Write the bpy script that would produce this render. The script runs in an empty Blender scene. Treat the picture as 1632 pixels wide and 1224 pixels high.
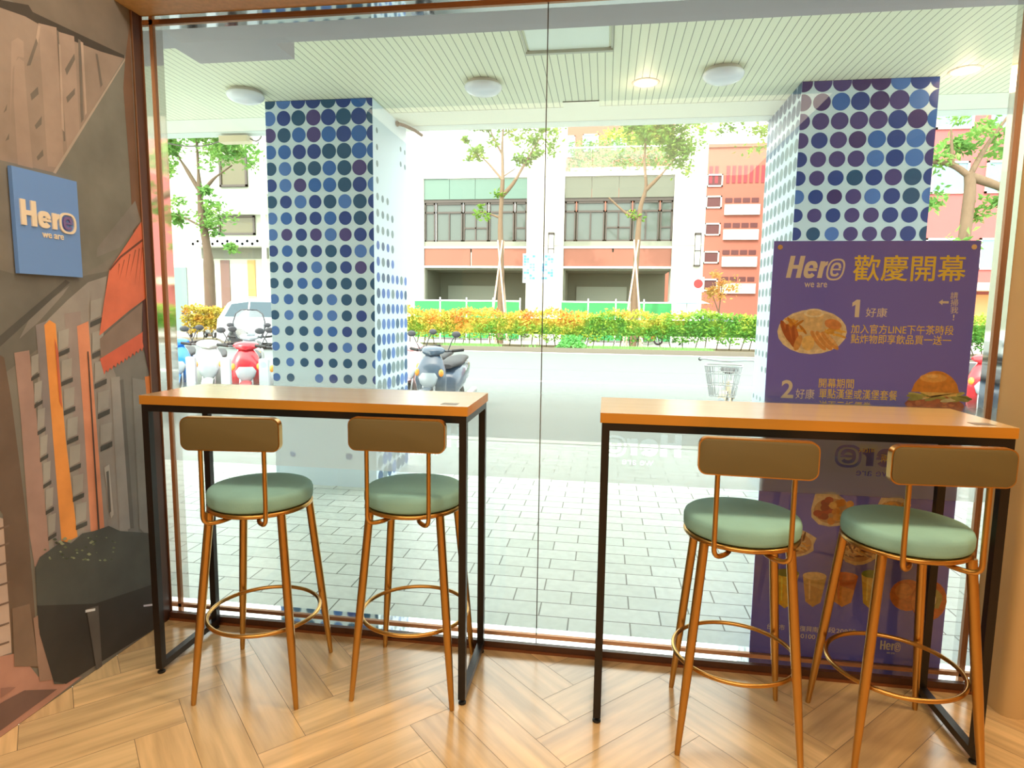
import bpy, math, random
from mathutils import Vector, Matrix
from mathutils.geometry import delaunay_2d_cdt
R = random.Random(7)
scene = bpy.context.scene
col = scene.collection
# ---------------------------------------------------------------- camera (frame taken as 1632x1224)
F_PX = 995.63
YAW, PITCH, ROLL, ZC = -0.1454, -0.1158, 0.0136, 1.3623
cam_d = bpy.data.cameras.new('camera'); cam = bpy.data.objects.new('camera', cam_d); col.objects.link(cam)
cam_d.sensor_fit = 'HORIZONTAL'; cam_d.sensor_width = 36.0; cam_d.lens = F_PX * 36.0 / 1632.0
cam_d.clip_start = 0.05; cam_d.clip_end = 400
fw = Vector((math.sin(YAW) * math.cos(PITCH), math.cos(YAW) * math.cos(PITCH), math.sin(PITCH)))
rt = Vector((math.cos(YAW), -math.sin(YAW), 0)); up = rt.cross(fw)
r2 = math.cos(ROLL) * rt + math.sin(ROLL) * up; u2 = -math.sin(ROLL) * rt + math.cos(ROLL) * up
mw = Matrix((r2, u2, -fw)).transposed().to_4x4(); mw.translation = Vector((0, 0, ZC))
cam.matrix_world = mw
scene.camera = cam
# ---------------------------------------------------------------- view, sky, sun, room lamps
vs = scene.view_settings
scene.display_settings.display_device = 'sRGB'
vs.view_transform = 'Standard'; vs.look = 'None'; vs.gamma = 1.0; vs.use_curve_mapping = False
vs.exposure = 0.25
try:
    scene.cycles.use_denoising = True
    scene.cycles.max_bounces = 10; scene.cycles.diffuse_bounces = 5; scene.cycles.glossy_bounces = 5
    scene.cycles.transparent_max_bounces = 24; scene.cycles.transmission_bounces = 6
    scene.cycles.sample_clamp_indirect = 6.0
    scene.cycles.caustics_reflective = False; scene.cycles.caustics_refractive = False
except Exception:
    pass
world = bpy.data.worlds.new('world'); scene.world = world; world.use_nodes = True
nt = world.node_tree; nt.nodes.clear()
wo = nt.nodes.new('ShaderNodeOutputWorld'); bg = nt.nodes.new('ShaderNodeBackground'); sky = nt.nodes.new('ShaderNodeTexSky')
sky.sky_type = 'NISHITA'; sky.sun_disc = False; sky.sun_elevation = math.radians(48); sky.sun_rotation = math.radians(200)
sky.air_density = 1.0; sky.dust_density = 3.0; sky.ozone_density = 1.0
mixw = nt.nodes.new('ShaderNodeMixRGB'); mixw.inputs[0].default_value = 0.75; mixw.inputs[2].default_value = (5.5, 5.9, 5.2, 1)
nt.links.new(sky.outputs[0], mixw.inputs[1]); nt.links.new(mixw.outputs[0], bg.inputs[0]); bg.inputs[1].default_value = 0.85
nt.links.new(bg.outputs[0], wo.inputs[0])
sun_d = bpy.data.lights.new('sun', 'SUN'); sun_d.energy = 3.0; sun_d.angle = 0.012; sun_d.color = (1.0, 0.96, 0.88)
sun = bpy.data.objects.new('sun', sun_d); col.objects.link(sun)
sun.rotation_euler = Vector((0.35, 1.0, -1.0)).to_track_quat('-Z', 'Y').to_euler()
def lamp(name, loc, energy, color, sx, sy, aim=(0, 0, -1)):
    d = bpy.data.lights.new(name, 'AREA'); d.shape = 'RECTANGLE'; d.size = sx; d.size_y = sy; d.energy = energy; d.color = color
    o = bpy.data.objects.new(name, d); col.objects.link(o); o.location = loc
    o.rotation_euler = Vector(aim).to_track_quat('-Z', 'Y').to_euler()
    return o
WARM = (1.0, 0.86, 0.63)
lamp('ceiling_lamp', (-0.2, -1.2, 2.88), 105, WARM, 3.4, 2.6)
lamp('window_lamp', (-1.0, 1.85, 2.88), 11, WARM, 1.2, 0.25)
lamp('window_lamp', (0.6, 1.85, 2.88), 14, (1.0, 0.74, 0.44), 1.2, 0.25)
lamp('side_lamp', (1.9, 1.78, 2.88), 22, (1.0, 0.74, 0.40), 0.9, 0.25)
# ---------------------------------------------------------------- helpers
def s2l(c):
    c = c / 255.0
    return c / 12.92 if c <= 0.04045 else ((c + 0.055) / 1.055) ** 2.4
def rgb(r, g, b): return (s2l(r), s2l(g), s2l(b), 1.0)
MATS = {}
def mat(name, color, rough=0.6, metal=0.0, noise=0.0, nscale=8.0, bump=0.0, bscale=40.0, spec=0.5, emit=None, estr=1.0, coat=0.0, stretch=None, transl=0.0):
    """principled material with optional noise variation, bump and translucency; color is sRGB 0-255"""
    m = bpy.data.materials.new(name); m.use_nodes = True; t = m.node_tree; b = t.nodes['Principled BSDF']
    c = rgb(*color)
    b.inputs['Base Color'].default_value = c; b.inputs['Roughness'].default_value = rough; b.inputs['Metallic'].default_value = metal
    b.inputs['Specular IOR Level'].default_value = spec; b.inputs['Coat Weight'].default_value = coat
    if noise or bump:
        tc = t.nodes.new('ShaderNodeTexCoord'); mp = t.nodes.new('ShaderNodeMapping'); t.links.new(tc.outputs['Object'], mp.inputs[0])
        if stretch: mp.inputs['Scale'].default_value = stretch
    if noise:
        n = t.nodes.new('ShaderNodeTexNoise'); n.inputs['Scale'].default_value = nscale; n.inputs['Detail'].default_value = 4
        t.links.new(mp.outputs[0], n.inputs[0])
        mx = t.nodes.new('ShaderNodeMixRGB'); t.links.new(n.outputs[0], mx.inputs[0])
        mx.inputs[1].default_value = tuple(max(0, v * (1 - noise)) for v in c[:3]) + (1,)
        mx.inputs[2].default_value = tuple(min(1, v * (1 + noise)) for v in c[:3]) + (1,)
        t.links.new(mx.outputs[0], b.inputs['Base Color'])
    if bump:
        n2 = t.nodes.new('ShaderNodeTexNoise'); n2.inputs['Scale'].default_value = bscale; n2.inputs['Detail'].default_value = 3
        t.links.new(mp.outputs[0], n2.inputs[0])
        bp = t.nodes.new('ShaderNodeBump'); bp.inputs['Strength'].default_value = bump; bp.inputs['Distance'].default_value = 0.02
        t.links.new(n2.outputs[0], bp.inputs['Height']); t.links.new(bp.outputs[0], b.inputs['Normal'])
    if emit:
        b.inputs['Emission Color'].default_value = rgb(*emit); b.inputs['Emission Strength'].default_value = estr
    if transl:
        o = t.nodes['Material Output']; tr = t.nodes.new('ShaderNodeBsdfTranslucent'); tr.inputs[0].default_value = c
        ms = t.nodes.new('ShaderNodeMixShader'); ms.inputs[0].default_value = transl
        t.links.new(b.outputs[0], ms.inputs[1]); t.links.new(tr.outputs[0], ms.inputs[2]); t.links.new(ms.outputs[0], o.inputs[0])
    MATS[name] = m
    return m
def attr_mat(name, rough=0.6, noise=0.0, nscale=6.0, spec=0.4, grain=None):
    """colour read from the 'paint' attribute, with optional noise / wood grain"""
    m = bpy.data.materials.new(name); m.use_nodes = True; t = m.node_tree; b = t.nodes['Principled BSDF']
    a = t.nodes.new('ShaderNodeAttribute'); a.attribute_name = 'paint'
    b.inputs['Roughness'].default_value = rough; b.inputs['Specular IOR Level'].default_value = spec
    src = a.outputs['Color']
    if noise:
        tc = t.nodes.new('ShaderNodeTexCoord'); mp = t.nodes.new('ShaderNodeMapping'); t.links.new(tc.outputs['Object'], mp.inputs[0])
        n = t.nodes.new('ShaderNodeTexNoise'); n.inputs['Scale'].default_value = nscale; n.inputs['Detail'].default_value = 5
        if grain:
            a2 = t.nodes.new('ShaderNodeAttribute'); a2.attribute_name = 'grain'; t.links.new(a2.outputs['Vector'], mp.inputs[0]); mp.inputs['Scale'].default_value = grain
        t.links.new(mp.outputs[0], n.inputs[0])
        mr = t.nodes.new('ShaderNodeMapRange'); mr.inputs[1].default_value = 0.3; mr.inputs[2].default_value = 0.7
        mr.inputs[3].default_value = 1 - noise; mr.inputs[4].default_value = 1 + noise; t.links.new(n.outputs[0], mr.inputs[0])
        mx = t.nodes.new('ShaderNodeMixRGB'); mx.blend_type = 'MULTIPLY'; mx.inputs[0].default_value = 1.0
        t.links.new(src, mx.inputs[1]); t.links.new(mr.outputs[0], mx.inputs[2]); src = mx.outputs[0]
    t.links.new(src, b.inputs['Base Color'])
    return m
class MB:
    """collects shapes and links them as ONE mesh object"""
    def __init__(s): s.v = []; s.f = []; s.m = []; s.c = []
    def poly(s, pts, mi=0, c=None):
        n = len(s.v); s.v += [tuple(p) for p in pts]; s.f.append(tuple(range(n, n + len(pts)))); s.m.append(mi); s.c.append(c); return s
    def face(s, idx, mi=0, c=None): s.f.append(tuple(idx)); s.m.append(mi); s.c.append(c)
    def box(s, x0, x1, y0, y1, z0, z1, mi=0, c=None):
        n = len(s.v); s.v += [(x0,y0,z0),(x1,y0,z0),(x1,y1,z0),(x0,y1,z0),(x0,y0,z1),(x1,y0,z1),(x1,y1,z1),(x0,y1,z1)]
        for q in ((3,2,1,0),(4,5,6,7),(0,1,5,4),(1,2,6,5),(2,3,7,6),(3,0,4,7)): s.face([n + k for k in q], mi, c)
        return s
    def tube(s, pts, r, n=10, closed=False, mi=0, cap=True):
        pts = [Vector(p) for p in pts]; N = len(pts); rs = r if isinstance(r, (list, tuple)) else [r] * N
        base = len(s.v); t0 = None; u = None
        for i, p in enumerate(pts):
            a = pts[(i - 1) % N] if (closed or i) else p; b = pts[(i + 1) % N] if (closed or i < N - 1) else p
            t = (b - a).normalized()
            if u is None:
                u = Vector((0, 0, 1)).cross(t)
                if u.length < 1e-3: u = Vector((1, 0, 0)).cross(t)
                u.normalize()
            else:
                u = (u - t * u.dot(t)); u.normalize()
            w = t.cross(u)
            for k in range(n):
                an = 2 * math.pi * k / n; s.v.append(tuple(p + rs[i] * (math.cos(an) * u + math.sin(an) * w)))
        for i in range(N if closed else N - 1):
            j = (i + 1) % N
            off = 0
            if closed and j == 0:   # best match of the seam
                p0 = Vector(s.v[base + i * n]); off = min(range(n), key=lambda k: (Vector(s.v[base + k]) - p0).length)
            for k in range(n):
                k2 = (k + 1) % n
                s.face((base + i*n + k, base + i*n + k2, base + j*n + (k2 + off) % n, base + j*n + (k + off) % n), mi)
        if cap and not closed:
            s.face([base + k for k in range(n)][::-1], mi); s.face([base + (N-1)*n + k for k in range(n)], mi)
        return s
    def lathe(s, prof, n=32, o=(0,0,0), mi=0, axis='z', sx=1.0, sy=1.0):
        base = len(s.v)
        for (r, z) in prof:
            for k in range(n):
                a = 2 * math.pi * k / n; x, y = r * math.cos(a) * sx, r * math.sin(a) * sy
                s.v.append((o[0]+x, o[1]+y, o[2]+z) if axis == 'z' else ((o[0]+x, o[1]+z, o[2]-y) if axis == 'y' else (o[0]+z, o[1]+x, o[2]+y)))
        for i in range(len(prof) - 1):
            for k in range(n):
                k2 = (k + 1) % n; s.face((base+i*n+k, base+i*n+k2, base+(i+1)*n+k2, base+(i+1)*n+k), mi)
        if prof[0][0] > 1e-6: s.face([base + k for k in range(n)][::-1], mi)
        if prof[-1][0] > 1e-6: s.face([base + (len(prof)-1)*n + k for k in range(n)], mi)
        return s
    def prism(s, outline, lo, hi, axis='y', mi=0, hmi=None):
        """extrude a closed 2-D outline: axis y -> (u,lo..hi,v), x -> (lo..hi,u,v), z -> (u,v,lo..hi)"""
        def P(u, v, w): return (u, w, v) if axis == 'y' else ((w, u, v) if axis == 'x' else (u, v, w))
        n = len(s.v); k = len(outline)
        s.v += [P(u, v, lo) for u, v in outline] + [P(u, v, hi) for u, v in outline]
        s.face(range(n, n + k), mi); s.face([n + k + i for i in range(k)][::-1], mi if hmi is None else hmi)
        for i in range(k): s.face((n + (i+1) % k, n + i, n + k + i, n + k + (i+1) % k), mi)
        return s
    def ellipsoid(s, o, r, nu=16, nv=10, mi=0):
        pr = [(math.sin(math.pi * i / nv), -math.cos(math.pi * i / nv)) for i in range(nv + 1)]
        b = len(s.v)
        s.lathe([(p[0] if 0 < i < nv else 1e-4, p[1]) for i, p in enumerate(pr)], nu, (0,0,0), mi)
        for k in range(b, len(s.v)): x, y, z = s.v[k]; s.v[k] = (o[0]+x*r[0], o[1]+y*r[1], o[2]+z*r[2])
        return s
    def xf(s, M, frm=0):
        for k in range(frm, len(s.v)): s.v[k] = tuple(M @ Vector(s.v[k]))
        return s
    def build(s, name, mats, parent=None, smooth=True, ang=40, paint=False):
        me = bpy.data.meshes.new(name); me.from_pydata(s.v, [], s.f)
        ms = mats if isinstance(mats, (list, tuple)) else [mats]
        for m in ms: me.materials.append(m)
        me.polygons.foreach_set('material_index', s.m)
        if smooth:
            me.polygons.foreach_set('use_smooth', [True] * len(s.f)); me.set_sharp_from_angle(angle=math.radians(ang))
        if paint:
            at = me.attributes.new('paint', 'FLOAT_COLOR', 'CORNER'); data = []
            for p, c in zip(me.polygons, s.c):
                data += list(c or (0.5, 0.5, 0.5, 1)) * p.loop_total
            at.data.foreach_set('color', data)
        me.update()
        o = bpy.data.objects.new(name, me); col.objects.link(o)
        if parent: o.parent = parent
        return o
def tag(o, label=None, cat=None, group=None, kind=None):
    if label: o['label'] = label
    if cat: o['category'] = cat
    if group: o['group'] = group
    if kind: o['kind'] = kind
    return o
def thing(name, label, cat, loc=(0,0,0), rz=0.0, group=None, kind=None):
    o = bpy.data.objects.new(name, None); col.objects.link(o); o.empty_display_size = 0.1
    o.location = loc; o.rotation_euler = (0, 0, rz)
    return tag(o, label, cat, group, kind)
def copy_tree(o, parent=None):
    c = o.copy(); col.objects.link(c)
    if parent: c.parent = parent
    for ch in list(o.children): copy_tree(ch, c)
    return c
def rrect(w, h, r, n=6, cx=0, cy=0):
    pts = []
    for (sx, sy, a0) in ((1,1,0),(-1,1,90),(-1,-1,180),(1,-1,270)):
        for k in range(n + 1):
            a = math.radians(a0 + 90 * k / n); pts.append((cx + sx*(w/2 - r) + r*math.cos(a), cy + sy*(h/2 - r) + r*math.sin(a)))
    return pts
def bend(pts, r, n=5):
    """round the inner corners of a polyline"""
    P = [Vector(p) for p in pts]; out = [P[0]]
    for i in range(1, len(P) - 1):
        a = (P[i-1] - P[i]); b = (P[i+1] - P[i]); k = min(r, a.length * .49, b.length * .49)
        A = P[i] + a.normalized() * k; B = P[i] + b.normalized() * k
        for j in range(n + 1):
            t = j / n; out.append(A*(1-t)**2 + P[i]*2*t*(1-t) + B*t**2)
    return out + [P[-1]]
def text_mesh(body, bold=0.0, shear=0.0):
    c = bpy.data.curves.new('lettering', 'FONT'); c.body = body; c.offset = bold; c.shear = shear; c.resolution_u = 4
    o = bpy.data.objects.new('lettering', c); col.objects.link(o); bpy.context.view_layer.update()
    me = bpy.data.meshes.new_from_object(o.evaluated_get(bpy.context.evaluated_depsgraph_get()))
    bpy.data.objects.remove(o); bpy.data.curves.remove(c)
    V = [(v.co.x, v.co.y) for v in me.vertices]; Fs = [tuple(p.vertices) for p in me.polygons]
    bpy.data.meshes.remove(me)
    return V, Fs
def fit(body, u0, u1, v0, v1, bold=0.0, shear=0.0):
    """the text's outline scaled to fill the rectangle u0..u1, v0..v1"""
    V, Fs = text_mesh(body, bold, shear)
    a, b = min(x for x, y in V), max(x for x, y in V); c, d = min(y for x, y in V), max(y for x, y in V)
    return [(u0 + (x-a)/(b-a)*(u1-u0), v0 + (y-c)/(d-c)*(v1-v0)) for x, y in V], Fs
def join2d(*parts):
    V, Fs = [], []
    for v, f in parts:
        n = len(V); V += list(v); Fs += [tuple(n + k for k in q) for q in f]
    return V, Fs
def ring2d(cx, cy, rx, ry, th, sh=0.0, n=40, p=2.6):
    """a thin super-elliptic ring"""
    def pt(a, k): 
        c, s_ = math.cos(a), math.sin(a)
        x = math.copysign(abs(c)**(2/p), c) * (rx - k); y = math.copysign(abs(s_)**(2/p), s_) * (ry - k)
        return (cx + x + sh*y, cy + y)
    V = [pt(2*math.pi*i/n, 0) for i in range(n)] + [pt(2*math.pi*i/n, th) for i in range(n)]
    return V, [(i, (i+1) % n, n + (i+1) % n, n + i) for i in range(n)]
def glyph_h(x0, x1, y0, y1, t):
    m = (y0 + y1)/2; k = t*.42
    V = [(x0,y0),(x0+t,y0),(x0+t,m-k),(x1-t,m-k),(x1-t,y0),(x1,y0),(x1,y1),(x1-t,y1),(x1-t,m+k),(x0+t,m+k),(x0+t,y1),(x0,y1)]
    return V, [(0,1,2,9,10,11), (2,3,8,9), (3,4,5,6,7,8)]
def glyph_e(x0, x1, y0, y1, t, n=30, p=2.5):
    cx, cy, rx, ry = (x0+x1)/2, (y0+y1)/2, (x1-x0)/2, (y1-y0)/2; b = t*.36
    def pt(a, k):
        c, s_ = math.cos(a), math.sin(a)
        return (cx + math.copysign(abs(c)**(2/p), c)*(rx-k), cy + math.copysign(abs(s_)**(2/p), s_)*(ry-k))
    a0, a1 = .10, 2*math.pi - .62
    V = [pt(a0 + (a1-a0)*i/n, 0) for i in range(n+1)] + [pt(a0 + (a1-a0)*i/n, t) for i in range(n+1)]
    F_ = [(i, i+1, n+2+i, n+1+i) for i in range(n)]
    m = len(V); V += [(cx-rx+t*.98, cy-b), (x1, cy-b), (x1, cy+b*.2), (x1-t, cy+b), (cx-rx+t*.98, cy+b)]
    return V, F_ + [(m, m+1, m+2, m+3, m+4)]
def glyph_r(x0, x1, y0, y1, t):
    V = [(x0,y0),(x0+t,y0),(x0+t,y0+(y1-y0)*.55)]
    n = 8; w = x1 - x0 - t; out = []; inn = []
    for i in range(n+1):
        a = math.pi - (math.pi*.5)*i/n
        inn.append((x1 + w*math.cos(a), y1 - t*.85 - (y1-y0)*.25 + (y1-y0)*.25*math.sin(a)))
        out.append((x1 + (w+t*.0)*math.cos(a), y1 - (y1-y0)*.12 + (y1-y0)*.12*math.sin(a)))
    V = [(x0,y0),(x0+t,y0),(x0+t,y1),(x0,y1)] + inn + out
    return V, [(0,1,2,3)] + [(4+i, 5+i, 4+n+2+i, 4+n+1+i) for i in range(n)]
def logo2d(w, h, shear=0.0):
    """the shop sign: three heavy letters, a ringed letter and two small words below, in a w x h box from (0,0)"""
    b0 = h * 0.30; t_ = .085*w
    V, Fs = join2d(glyph_h(0, .26*w, b0, h, t_), glyph_e(.29*w, .52*w, b0 - .01*h, b0 + .54*h, .075*w), glyph_r(.55*w, .685*w, b0, b0 + .53*h, t_),
                   ring2d(.845*w, b0 + .27*h, .155*w, .345*h, .032*w), glyph_e(.755*w, .935*w, b0 + .05*h, b0 + .49*h, .042*w))
    if shear: V = [(x + shear*(y - b0), y) for x, y in V]
    return join2d((V, Fs), fit('we are', .34*w, .74*w, 0.0, .15*h, .006))
def put2d(mb, V, Fs, fn, mi=0, c=None):
    n = len(mb.v); mb.v += [fn(u, v) for u, v in V]
    for q in Fs: mb.face([n + k for k in q], mi, c)

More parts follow.
